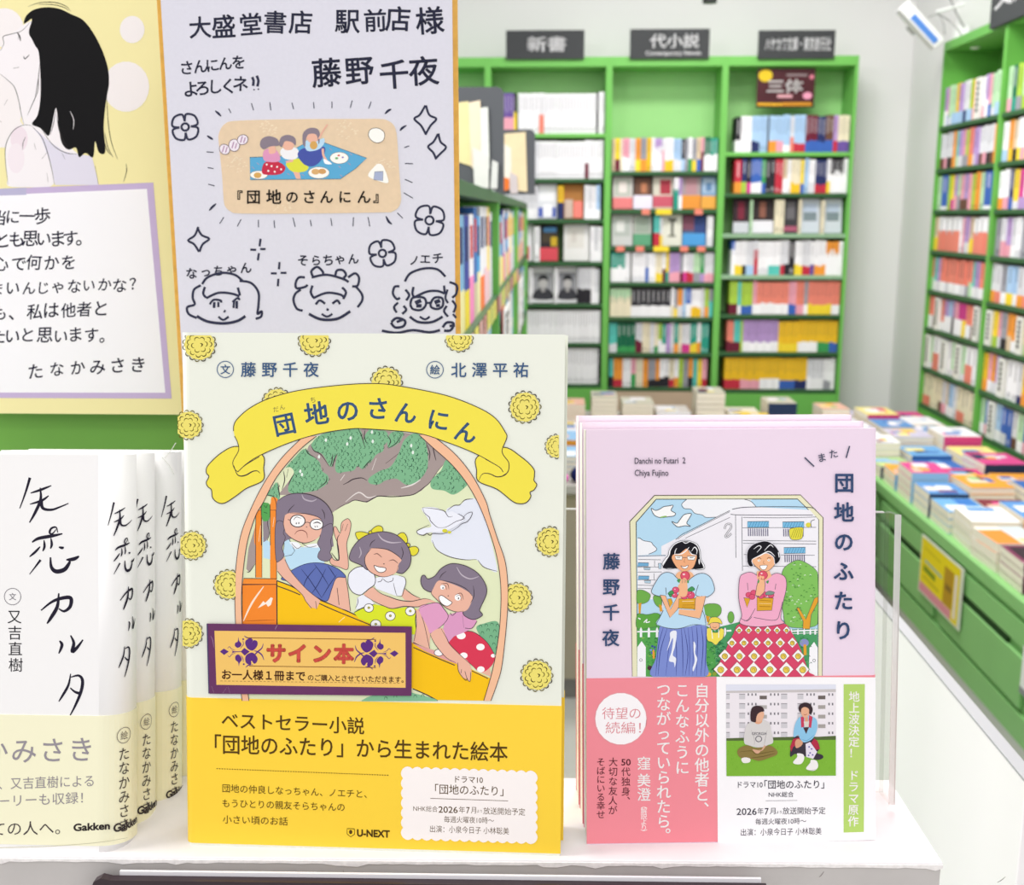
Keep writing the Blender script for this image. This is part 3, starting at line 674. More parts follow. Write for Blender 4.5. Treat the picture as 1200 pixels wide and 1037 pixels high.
N2Y = PT*1.016+.0012 + PH*(math.sin(math.radians(10))-math.sin(math.radians(9.55)))
N3Y = N2Y + PT*1.012+.0012 + PH*(math.sin(math.radians(9.55))-math.sin(math.radians(9.1)))
novel(lean(MP, -.0004, N2Y, 9.55), 'second copy of the pink novel, between the front and rear ones')
novel(lean(MP, -.0008, N3Y, 9.1), 'rearmost copy of the pink novel, against the clear acrylic panel')

def pink_art():
    A = Art(mP, 5e-5); A.clip = (737, 578, 965.5, 792.7); A.wk = 1.25
    B = '#3f5680'
    A.poly('738 611 767 580.5 938 580 964.5 606.5 963.5 793 741 793', '#ece9c6', '#5a5148', .8)
    I = 'M'
    A.poly('745.5 612 769 585 934.5 584.7 959.3 609 958.5 793 747 793', '#b9def5', '#3c4048', .8)
    Q7, Q8, K4, K1, K2 = (735, 575, 8.642), (735, 685, 9.017), (850, 620, 5.186), (660, 480, 5.185), (860, 480, 5.185)
    L = '#4b4f58'; WH = '#f5f6fb'
    A.fr(*K1).poly('750 545 720 575 735 600 775 605 800 630 845 640 870 655 945 652 1080 590 1150 545', WH)
    A.ln('750 545 720 575 735 600 775 605 800 630 845 640 870 655 945 652', L, 3)
    A.fr(*K2).poly('-100 545 85 545 70 552 110 560 135 592 0 640 -100 660', WH).ln('65 545 105 558 135 590', L, 3)
    A.fr(*Q7).poly('104 478 160 500 240 520 262 548 298 585 285 610 215 645 104 650', WH).ln('104 478 130 480 165 505 240 520 262 548 298 585 285 612 218 642', L, 5)
    # apartment blocks
    A.fr(*Q7).poly('104 650 390 650 500 498 620 420 1040 200 1040 1100 104 1100', '#f3f2f8')
    A.fr().poly('861 598 868 593 949 597.5 959 609 958.5 720 830 740 775 720 775 640 800 627', '#f4f2f9')
    A.fr(*Q7).ln('490 495 560 440 640 400 1040 200', L, 5).ln('510 490 620 425 1040 212', L, 3.5).ln('590 480 1040 270', L, 4)
    A.ln('108 662 390 655', '#5f7f96', 7).ln('110 695 340 700', L, 4).ln('105 775 330 772', L, 3.5).ln('105 825 350 822', L, 4).ln('105 900 290 905', L, 3.5).ln('105 955 270 960', L, 4).ln('105 988 240 992', L, 3.5)
    A.ln('277 705 277 770', L, 4).ln('270 835 272 900', L, 4)
    for x, y in ((110, 728), (115, 862)): A.poly([(x, y), (x+108, y+2), (x+104, y+36), (x-5, y+40)], '#74b0d8', L, 4)
    for s in ('165 780 235 778 230 802 172 800', '170 912 240 910 236 936 180 934', '315 735 345 735 342 790 320 792'): A.poly(s, '#b9d4e6', L, 4)
    A.fr(*K2)
    A.ln('-10 605 95 592 440 592 500 615', L, 3.5).ln('-20 635 60 640 480 640', L, 3).ln('10 640 12 900', L, 2.5).ln('48 650 52 980', L, 2.5)
    for y in (655, 795, 812, 950): A.ln([(55, y), (280, y+2), (500, y-3 if y < 700 else y+4)], L, 2.4)
    A.ln('52 718 500 715', L, 2.2).ln('60 880 490 885', L, 2.2)
    for x, y, w_ in ((82, 680, 130), (296, 682, 130), (304, 838, 130)):
        A.poly([(x, y), (x+w_, y-2), (x+w_, y+34), (x, y+36)], '#7cbde2', L, 2.6)
        for k in range(7): A.ln([(x+10+k*17, y+34), (x+24+k*17, y+2)], '#4488b8', 2.2)
        for k in range(10): A.ln([(x+6+k*13, y+42), (x+7+k*13, y+88)], '#6d6a86', 5, smooth=False)
    A.blob('345 722 415 715 420 745 408 785 350 788 336 750', '#e6dd4a', L, 2.4)
    for k in range(5): A.ln([(345+k*14, 780), (370+k*11, 722)], '#8f8a20', 2.2)
    A.ell(452, 700, 16, 14, '#e2d84a').ln('470 715 468 680 490 668', L, 3)
    # the numeral on the end wall and the birds
    A.fr(*K1).ln('980 725 990 698 1015 695 1020 715 1000 745 985 770 1000 772 1022 752', '#6d6a70', 9).ln('980 725 990 698 1015 695 1020 715 1000 745 985 770 1000 772 1022 752', '#f3f2f8', 4)
    for s in ('535 600 560 612 585 605 610 590 640 585 668 582 655 612 682 630 672 645 640 650 590 655 560 645 545 628', '660 680 690 690 708 670 735 638 778 632 765 660 750 690 772 708 740 705 700 712 680 702'):
        A.blob(s, '#fdfdfd', L, 3.5)
    A.ln('590 655 610 650 628 648', '#8fc05c', 6)
    # garden
    GR, GD, TR = '#72b04e', '#3f8f4a', '#e0a030'
    A.fr(*Q8).poly('104 330 300 300 360 320 830 430 1040 560 1120 540 1120 975 104 975', '#55a552')
    A.fr(*K4).poly('-60 600 100 560 390 610 560 605 560 890 -60 890', '#4d9f66')
    A.fr(*Q8).blob('104 70 150 55 205 75 245 110 225 170 170 200 104 190', GR, L, 3).poly('118 200 150 190 140 310 122 310', TR).blob('275 130 330 95 360 110 360 240 300 210', GR, L, 3).poly('335 210 362 215 372 280 345 285', TR)
    A.blob('104 320 150 308 220 318 290 300 345 320 330 420 250 455 104 460', '#5fa845', L, 3)
    A.ln('115 352 140 365', WH, 9).ln('175 400 210 365 200 400 240 390', WH, 8)
    A.poly('104 490 345 484 345 500 104 505', WH)
    for x in (145, 228, 315): A.poly([(x-12, 470), (x, 448), (x+12, 470), (x+12, 555), (x-12, 555)], WH)
    A.poly('106 660 152 596 196 660 196 975 106 975', '#f8f8fc').ell(144, 796, 14, 14, None, L, 4)
    R = random.Random(8)
    for i in range(70):
        x, y = R.uniform(110, 330), R.uniform(560, 960)
        if x < 200 and y > 590: continue
        A.ln([(x-10, y+5), (x, y-9), (x+12, y+3)], R.choice(['#2c7d3c', '#84bf58', '#1f5f35']), 5, 2)
    for x, y in ((265, 650), (290, 660), (250, 690), (285, 690), (260, 720)): A.ell(x, y, 12, 12, R.choice(['#4a63b8', '#3b4c98', '#7f97d8']))
    A.blob('268 700 285 690 290 770 270 775', '#e8a23a').ell(240, 880, 28, 24, '#4a3038')
    A.blob('790 250 830 210 880 200 950 205 990 240 990 300 950 340 880 345 830 320 800 300', GR, L, 3)
    A.poly('830 330 870 335 860 395 840 395', TR).ell(1095, 345, 34, 62, GR, L, 3)
    A.ln('1000 490 1100 485', WH, 14).poly('1020 560 1020 470 1034 448 1046 470 1046 520', WH, L, 3)
    # big tree at the right
    A.fr(*K4).blob('345 260 380 215 440 188 500 210 550 250 562 300 562 520 540 590 380 590 350 500 330 380', '#83c25f', L, 2)
    R = random.Random(4)
    for i in range(120):
        x, y = R.uniform(355, 556), R.uniform(205, 590)
        if (x-450)**2/105**2+(y-400)**2/200**2 > 1: continue
        A.ln([(x-5, y+2), (x, y-5), (x+6, y+1)], R.choice(['#4f9440', '#4f9440', '#e4f2dc', '#3c7a3a']), 2.8, 2)
    A.poly('432 480 446 476 488 548 540 420 562 410 562 440 520 520 512 605 470 605 472 560', '#e6a432', L, 2)
    A.ln('385 620 560 612', WH, 7).ln('385 635 560 628', WH, 3)
    for x in (400, 440, 478, 515, 545): A.poly([(x-5, 615), (x, 600), (x+5, 615), (x+5, 640), (x-5, 640)], WH)
    A.poly('510 720 538 684 560 720 560 890 506 890', '#f8f8fc').ell(538, 797, 8, 8, None, L, 2.4)
    A.ell(478, 690, 28, 24, '#8d93c8').ln('482 700 484 765', '#e6a432', 14)
    for i in range(30):
        x, y = R.uniform(400, 520), R.uniform(650, 880)
        A.ln([(x-5, y+3), (x, y-5), (x+6, y+2)], R.choice(['#2c7d4c', '#2c7d4c', '#7dbf78', '#235f3f']), 3, 2)
    A.fr(*Q8)
    for i in range(60):
        x, y = R.uniform(840, 1020), R.uniform(600, 930)
        if x-840 > (1330-y)*.26+40: continue
        A.ln([(x-14, y+6), (x, y-10), (x+16, y+4)], R.choice(['#2c7d4c', '#7dbf78', '#235f3f']), 6, 2)
    A.ell(855, 945, 30, 22, '#e8b23a').ell(920, 940, 24, 22, '#8aa23a')
    # child figure statue in the hedge
    A.blob('835 470 880 455 900 500 960 500 985 460 1020 480 1010 560 970 600 935 635 890 605 850 590 838 540', '#f2e05a', L, 3)
    A.blob('860 395 880 350 940 342 985 370 1000 415 960 400 900 400 850 425', '#efdc52', L, 3).blob('875 410 930 400 972 412 965 460 925 475 885 462', '#f3b98f', L, 3).ln('900 445 925 455 945 445', '#a5543c', 4).ln('890 480 900 570', WH, 18, 2).ln('965 470 965 560', WH, 18, 2)
    # woman in blue
    A.fr(*Q8)
    A.blob('345 440 420 455 520 465 640 440 740 425 832 430 838 560 832 800 815 975 270 975 300 780 320 620', '#7e8fd4')
    for s, c in (('380 450 330 640 300 960', '#34408a'), ('420 462 350 700 325 960', '#34408a'), ('460 470 440 650 405 960', '#4a57a5'), ('500 470 520 700 515 960', '#34408a'), ('570 460 585 700 585 960', '#34408a'), ('600 460 640 720 610 960', '#34408a'), ('640 450 660 700 650 960', '#4a57a5'), ('680 440 695 640 690 960', '#4a57a5'), ('730 440 740 600 730 960', '#34408a'), ('780 440 800 640 775 960', '#34408a'), ('828 440 832 640 815 960', '#34408a')):
        A.ln(s, c, 6, 2)
    A.blob('455 500 520 495 505 640 480 740 515 780 500 870 490 820 440 800 470 690 480 560 420 700 450 580', '#eef1fb').blob('700 600 722 640 715 720 738 790 700 910 690 880 712 800 700 700', '#eef1fb')
    A.fr(*Q7).blob('495 880 520 820 640 820 668 880 580 920', '#f6bb90')
    A.fr(*Q7).blob('245 1010 290 920 340 850 400 825 460 840 500 880 580 935 650 880 720 840 790 840 850 890 882 990 860 1040 800 1075 720 1060 600 1060 420 1060 350 1070 270 1050', '#bfe0f6', L, 5)
    A.fr(*Q8).blob('405 40 560 60 735 40 790 160 820 300 835 425 740 420 640 445 520 465 420 455 305 415 350 330 375 270 400 150', '#bfe0f6')
    A.ln('305 415 360 440 430 458 520 465 600 450 700 420 830 428', L, 6, 2).ln('305 415 345 340 380 270', L, 5).ln('830 425 815 330 788 260', L, 5).ln('405 30 412 105', L, 5).ln('750 0 722 105 770 125', L, 5)
    A.poly('345 108 405 115 455 260 545 90 560 40 555 0 625 0 628 70 590 120 530 260 450 350', '#f6bb90', L, 4)
    A.poly('425 150 465 145 480 190 450 245', '#dfa630', L, 3).poly('545 150 735 140 720 260 540 248', '#dfa630', L, 4).ln('580 175 700 172', '#fdf6dc', 9, 2).ln('580 215 710 212', '#a87512', 4).ln('575 235 690 238', '#a87512', 4)
    A.poly('720 125 832 118 770 350 735 352 540 310 545 258 718 270', '#f6bb90').ln('828 120 770 348 735 352 540 312', L, 4).ln('722 130 705 270', L, 3.5)
    A.blob('540 0 625 -5 632 60 590 120 545 100', '#f6bb90')
    for x, y, r in ((510, 55, 36), (600, 120, 36), (670, 110, 42), (500, 110, 30), (650, 75, 30)): A.ell(x, y, r, r*.9, '#e0567a', '#a8304a', 4).ell(x-8, y-8, r*.25, r*.2, '#f6b9c6')
    for s in ('430 90 470 60 490 90 450 110', '630 60 680 20 712 50 670 70', '440 110 470 100 460 130'): A.blob(s, '#4a9a5c', '#24603a', 4)
    A.fr(*Q7).ell(585, 860, 46, 46, '#e0566e', '#a83048', 5).ell(572, 845, 13, 9, '#fbd9de').blob('502 905 530 890 545 915 520 930', '#4a9a5c').blob('590 920 620 905 618 935', '#4a9a5c')
    A.blob('530 930 545 900 560 895 572 880 588 885 600 900 608 960 600 1060 530 1060', '#f6bb90').ln('555 905 556 935', L, 2.5).ln('575 890 578 930', L, 2.5).ln('590 900 594 930', L, 2.5)
    HB = '#15131c'
    A.blob('352 745 380 690 412 655 420 610 450 560 500 520 570 502 650 512 710 545 738 610 745 690 782 760 770 792 700 795 600 760 500 780 400 790', '#fbfbff', L, 4)
    A.blob('362 760 398 700 428 650 440 600 480 545 560 512 640 518 700 552 728 610 735 690 768 765 760 785 660 792 470 784 372 784', HB)
    A.blob('450 680 475 640 530 635 600 585 640 640 700 655 690 720 660 780 600 812 540 806 490 760', '#f3b184')
    A.ln('478 640 540 640 590 610 625 570', '#fbfbff', 9, 2).ln('478 652 484 612 500 580', '#fbfbff', 6, 2).ln('650 610 680 570 705 600 700 640', '#fbfbff', 8, 2).ln('625 600 650 640 700 650', '#fbfbff', 7, 2).blob('725 690 735 720 728 745 720 715', '#fbfbff').ln('560 515 590 530 630 515', '#fbfbff', 7, 2)
    A.poly('480 655 556 660 552 698 490 696', '#fdfaf6', L, 4).poly('606 662 690 660 676 700 614 698', '#fdfaf6', L, 4).ln('556 676 606 676', L, 4).ln('500 672 535 674', L, 5).ln('630 676 668 674', L, 5).ln('580 690 574 720 586 722', '#b8764e', 3.5)
    A.blob('540 758 575 768 615 752 605 780 572 788', '#ffffff', '#7a4030', 4)
    # woman in pink
    A.fr(*K4)
    A.blob('85 575 200 592 350 572 400 625 460 740 500 860 505 892 -20 892 0 740 45 640', '#d9486c')
    old = A.clip; A.clip = (738, 600, 947.5, 792.6)
    yy = 612
    for rowi, (y, n, x0, x1, h) in enumerate(((612, 6, 82, 370, 24), (688, 6, 38, 405, 32), (768, 6, -5, 440, 40), (850, 6, -30, 468, 46))):
        for k in range(n):
            x = x0+(x1-x0)*k/(n-1); wd = h*.95
            A.poly([(x-wd, y), (x, y-h), (x+wd, y), (x, y+h)], '#fbf6f4', '#a33a55', 2).ell(x, y+3, h*.42, h*.42, '#eacb52', '#6a5a20', 2.4).ln([(x-h*.2, y), (x+h*.1, y-h*.1), (x+h*.2, y+h*.25)], '#8a7a3a', 2.2)
    A.clip = old
    A.blob('85 300 110 270 160 262 230 300 300 268 340 275 365 300 368 360 345 460 335 540 350 572 200 592 90 572 98 520 80 420', '#f3aecb', L, 2.6)
    A.poly('190 255 265 250 280 285 230 320 190 300', '#f6bb90')
    A.ln('132 325 136 370', L, 2.4).ln('305 330 300 365', L, 2.4).ln('112 555 140 545 180 480', L, 2.4).ln('170 535 300 552 330 500 345 440', L, 2.6).ln('90 540 130 556 160 530', L, 2.4)
    A.poly('110 415 150 420 130 475', '#dfa630', L, 2.4).poly('190 412 290 418 280 492 190 495', '#dfa630', L, 2.6).ln('205 430 275 435', '#a87512', 3).ln('205 468 275 470', '#a87512', 3).ln('200 450 275 452', '#fdf0c0', 4, 2)
    for x, y in ((140, 398), (170, 385), (160, 410), (235, 395), (215, 405), (275, 400)): A.ell(x, y, 18, 16, '#e0567a', '#a8304a', 2.4)
    A.blob('240 390 262 375 295 382 285 396 250 398', '#7d9a8c', L, 2).ln('190 340 182 400 208 408', L, 2.4)
    A.poly('195 320 200 300 222 298 235 305 240 335 235 380 208 408 180 400 188 350', '#f6bb90', L, 2.4)
    A.blob('150 165 190 145 240 140 300 165 305 200 275 240 235 258 200 240 165 205', '#f6bb90', L, 2)
    A.blob('132 200 130 140 155 100 200 78 250 72 300 100 330 150 328 190 300 212 290 170 250 145 210 160 160 185 168 222 145 225', HB, '#e8e6f0', 3)
    A.ln('165 180 210 158 262 135 300 165', '#fbfbff', 5, 2).ln('170 120 200 100 215 110 190 140', '#fbfbff', 4, 2).ln('235 130 270 95 290 110', '#fbfbff', 4, 2).ln('320 140 325 170', '#fbfbff', 4)
    A.ell(202, 190, 8, 6, '#fff').ell(262, 188, 8, 6, '#fff').ln('192 180 204 172 215 180', '#5a3a30', 2.6).ln('252 178 262 170 275 176', '#5a3a30', 2.6).ell(203, 190, 3, 3, '#8f7a4a').ell(262, 188, 3, 3, '#8f7a4a').ln('232 190 228 206 238 208', '#b8764e', 2.2)
    A.blob('208 222 230 218 252 220 244 240 228 246 214 238', '#fff', '#7a4030', 2.2)
    A.ell(226, 278, 28, 26, '#e0566e', '#a83048', 2.6).ell(218, 268, 6, 5, '#fbd9de').ln('205 300 215 282', '#f6bb90', 12).ln('225 302 228 285', '#f6bb90', 11).blob('192 318 205 308 200 328', '#4a9a5c').blob('245 318 262 310 256 330', '#4a9a5c')
    A.build('cover_illustration', pk)
    # lettering
    A = Art(mP, A.z+2e-6)
    A.fit('Danchi no Futari  2', 743.5, 539.5, 803, 539, 10, '#5c5866', .01); A.fit('Chiya Fujino', 743.5, 553.5, 783, 553.5, 10, '#5c5866', .01)
    A.row('藤野千夜', 716.3, 657.5, 715.6, 747, 20.5, B, bold=.02)
    A.row('団地のふたり', 988.8, 565.5, 987.6, 738, 24, B, bold=.024)
    A.ch('ま', 962.5, 536, 11, '#4a5068', -12, .012); A.ch('た', 976.3, 531.5, 11, '#4a5068', -12, .012)
    A.ln('942.5 536 953.5 546.5', '#4a5068', 1.6, smooth=False).ln('995 522.5 991 536.5', '#4a5068', 1.6, smooth=False)
    A.build('cover_lettering', pk)
    # band print
    A = Art(mP, 3e-4); WB = '#fdfbfe'
    A.poly('839.5 792.8 1025.8 793.5 1026.2 984 841 988.3', WB)
    A.ell(727.5, 842, 30.3, 30.6, '#fdf9fc', '#e9a9ae', .8)
    C1 = '#dd8f98'
    A.fit('待望の', 705.5, 835.5, 750.5, 835.5, 15, C1); A.fit('続編！', 709.5, 852.5, 751, 852.5, 15, C1)
    Wt = '#fffafa'
    A.row('自分以外の他者と、', 822.5, 809, 822.5, 948, 17.5, Wt, bold=.014)
    A.row('こんなふうに', 799.5, 808.5, 799.5, 899, 17.5, Wt, bold=.014)
    A.row('つながっていられたら。', 777.5, 807.5, 777.5, 979, 17.5, Wt, bold=.014)
    A.row('窪', 754.5, 894, 754.5, 894, 16.5, Wt, bold=.012); A.row('美澄', 754.5, 914, 754.5, 930.5, 16.5, Wt, bold=.012)
    A.row('解説より', 754.5, 949.5, 754.5, 969.5, 8, Wt); A.ch('（', 754.5, 943.5, 8, Wt, 90); A.ch('）', 754.5, 975, 8, Wt, 90)
    D = '#5a1f2a'
    A.fit('50', 728, 892.5, 739, 892.5, 10.5, D, .012); A.row('代独身、', 733.3, 904, 733.3, 938.5, 11, D)
    A.row('大切な友人が', 718.5, 892.5, 718, 949, 11, D); A.row('そばにいる幸せ', 704, 892.5, 704, 954, 10.5, D)
    A.poly('988.3 801.5 1013.2 801.3 1012 974.5 988.3 975.2', '#b7d770')
    A.row('地上波決定！', 1000.8, 816, 1000.4, 882, 13, Wt, bold=.014); A.row('ドラマ原作', 1000.2, 908, 999.6, 962, 13, Wt, bold=.014)
    T = '#3c3848'
    A.fit('ドラマ10', 864.5, 919.2, 893.5, 919, 8.5, T, .008); A.fit('「団地のふたり」', 895.5, 919, 965.5, 918.6, 10.8, T, .01)
    A.fit('NHK総合', 900.5, 930.6, 929.8, 930.4, 7, T, .006); A.ln('897 938 934 937.6', '#8a8690', .5, smooth=False)
    A.fit('2026', 863, 950.4, 886.5, 950.2, 11, T, .01); A.fit('年', 887.5, 950.2, 894.5, 950, 8.5, T); A.fit('7', 896, 950, 900.5, 950, 11, T, .01); A.fit('月', 902, 950, 908.5, 949.8, 8.5, T); A.fit('より', 909.5, 951.4, 916, 951.2, 4, T); A.fit('放送開始予定', 917, 949.8, 967, 949.4, 9, T)
    A.fit('毎週火曜夜10時〜', 885, 962.4, 944.5, 961.6, 7.8, T)
    A.fit('出演：小泉今日子 小林聡美', 868, 975, 962.5, 973.4, 9, T)
    # photograph on the band
    Q = (845, 800, 8.571)
    A.fr(*Q).poly('48 15 1150 15 1150 930 52 935', '#efe9ef').poly('48 15 1150 15 1150 70 48 80', '#e2e4f2').poly('48 80 1150 62 1150 92 48 100', '#c9c3c4')
    for k in range(5):
        y = 112+k*96
        for x, w_ in ((50, 35), (180, 60), (600, 62), (765, 60)):
            A.poly([(x, y), (x+w_, y), (x+w_, y+52), (x, y+52)], '#cfccd2').ln([(x, y), (x+w_, y)], '#8d888e', 7, smooth=False)
        for x in (265, 303, 340, 490, 528, 565, 855, 892, 925, 1075, 1110):
            A.poly([(x, y-8), (x+14, y-8), (x+14, y+16), (x, y+16)], '#77747c')
        if k < 4:
            A.poly([(972, y+16), (1045, y+14), (1045, y+52), (972, y+52)], '#6d6461' if k == 0 else '#a8a29e').poly([(385, y+16), (458, y+16), (458, y+52), (385, y+52)], '#6d6461' if k == 0 else '#b5b0ae')
    A.poly('50 555 220 550 520 545 720 540 970 540 1150 530 1150 590 50 600', '#55683a').poly('50 580 1150 570 1150 930 52 935', '#7fb63a')
    R = random.Random(2)
    for i in range(190):
        x, y = R.uniform(55, 1145), R.uniform(585, 925); A.ln([(x, y), (x+R.uniform(-8, 8), y-R.uniform(8, 22))], R.choice(['#6ba42c', '#97ca52', '#5d9628', '#88c044']), 6, 2)
    A.blob('160 680 200 640 270 625 340 650 420 630 500 630 560 680 552 720 480 750 380 780 300 760 220 760 172 730', '#8b7842').ln('180 690 300 680 350 710 480 690 540 680', '#5f4f26', 7, 2).ln('300 750 420 735 540 705', '#5f4f26', 7, 2)
    A.blob('200 760 240 745 290 760 280 795 220 800', '#efeae6')
    A.blob('300 390 345 365 410 365 480 400 500 480 520 590 470 620 420 640 350 645 280 625 230 600 232 500 255 420', '#d7d3d2').ln('300 470 330 560 330 620', '#a8a3a3', 5, 2).ln('460 470 440 560 430 620', '#a8a3a3', 5, 2).blob('300 640 345 640 400 680 440 640 430 625 380 700 340 700', '#d8a88c')
    A.fit('GEORGIA', 305, 505, 455, 505, 40, '#6d6a72', .02).ell(374, 560, 30, 28, None, '#6d6a72', 9)
    A.blob('345 350 400 345 408 390 370 412 335 395', '#e0a584').blob('350 290 400 275 428 300 420 350 395 385 352 380', '#e6b294').blob('292 300 310 245 355 226 410 240 430 280 395 290 365 310 350 350 345 390 315 390 294 370', '#3d2a30')
    A.blob('690 690 710 580 760 530 830 560 900 550 960 580 985 650 960 700 1010 720 1020 750 960 770 870 740 800 730 740 710 695 740', '#3c3440').poly('688 640 720 560 790 545 780 600 720 640 700 690', '#b23048').poly('930 555 965 580 990 660 950 670 900 600', '#b23048')
    A.blob('725 540 735 430 775 350 830 330 900 330 955 370 962 450 940 520 900 570 830 595 790 560 770 520', '#8fc6e8').poly('795 340 830 330 830 440 800 445', '#c8405c').poly('880 320 915 340 900 450 870 440', '#c8405c').poly('820 445 880 440 850 510', '#4a3438').poly('826 385 880 378 875 440 835 440', '#ded6cc').ln('800 560 860 575 930 520', '#5f9cc4', 6, 2)
    A.blob('740 590 770 560 815 590 800 630 750 650', '#d8a080').poly('845 610 890 590 960 690 920 760 850 740', '#e6deee')
    for x, y in ((880, 640), (905, 660), (890, 700), (915, 720), (875, 725)): A.ell(x, y, 9, 8, '#6a62a8')
    A.blob('720 790 760 740 760 705 820 715 830 760 800 810 740 812', '#f2efee').blob('850 850 890 800 900 770 955 780 970 840 930 878 870 872', '#f2efee').ln('860 868 900 876 950 862', '#b9b4b4', 5, 2)
    A.blob('800 250 840 230 880 250 885 300 855 345 820 340 800 300', '#e8b090').blob('775 265 785 220 835 195 890 210 916 260 905 305 880 305 878 262 840 240 805 255 795 295', '#3a2a30').ln('822 310 840 320 860 308', '#a8503c', 6, 2).poly('835 345 870 340 872 385 835 385', '#e0a584')
    A.fr(); A.build('band_lettering', pband)
pink_art()

# ================================================================ white card-set books with cream band, four copies
bl = onz(-100, 1000.5, ZP); bl.y = .4495; bl.z = ZP
tw = math.radians(10.6)
MW = frame(bl, Vector((1, .005, 0)), Vector((0, math.sin(tw), math.cos(tw)))); mW = plane_map(MW)
BW = mW(145, 800)[0]; WHH = mW(60, 532.5)[1]; WT, WR = .0205, .0115
WJ = mat('white_jacket', '#f4f3f3', .38, .3); CREAM = mat('cream_band', '#f5f2d2', .4, .3)
def spine_map(s, v):
    """s: distance along the spine side measured from where the rounding starts on the front, v: height"""
    q = WR*math.pi/2
    return s, v
def spine_put(M=None):
    cx, cy = BW-WR, WR
    def put(s, v, d):
        if s < WR*math.pi/2:
            a = -math.pi/2 + s/WR; r = WR + d + .00025; return (cx+r*math.cos(a), cy+r*math.sin(a), v)
        return (BW+d+.00025, WR+s-WR*math.pi/2, v)
    return put
SJ = [ # the brush title, traced in an upright strip: (stroke, width)
 ('92 382 108 340 125 290 140 238', 9, 3), ('143 310 190 295 240 275', 8, 2), ('140 362 195 345 228 322', 8, 2), ('188 285 190 340 165 400 138 448', 10, 2), ('192 340 200 380 240 388 280 375 320 358', 12, 1),
 ('270 495 262 470 240 475 232 495 245 500 262 480', 7, 2), ('150 540 180 522 245 510 292 500', 11, 2), ('206 530 208 560 200 582', 8, 2), ('238 520 242 550 236 570', 8, 2), ('188 560 165 585 138 608', 8, 2), ('275 562 290 566 298 562', 9, 2), ('190 622 165 655 138 690', 8, 1), ('236 610 240 655 262 676 300 668 322 640 328 622', 14, 2), ('310 622 345 618 370 605', 12, 2),
 ('192 858 240 820 285 802 330 800 328 840 300 862 275 850', 12, 2), ('275 778 268 840 240 890 220 920', 12, 2),
 ('278 1000 290 1020 275 1060', 10, 2), ('330 975 345 1010 338 1050 362 1030 388 995', 12, 2)]
TA = [('310 110 300 160 275 205 258 232', 8, 2), ('312 125 345 118 362 140 355 190 330 250 308 292', 10, 2), ('308 172 330 190 358 198', 11, 3)]
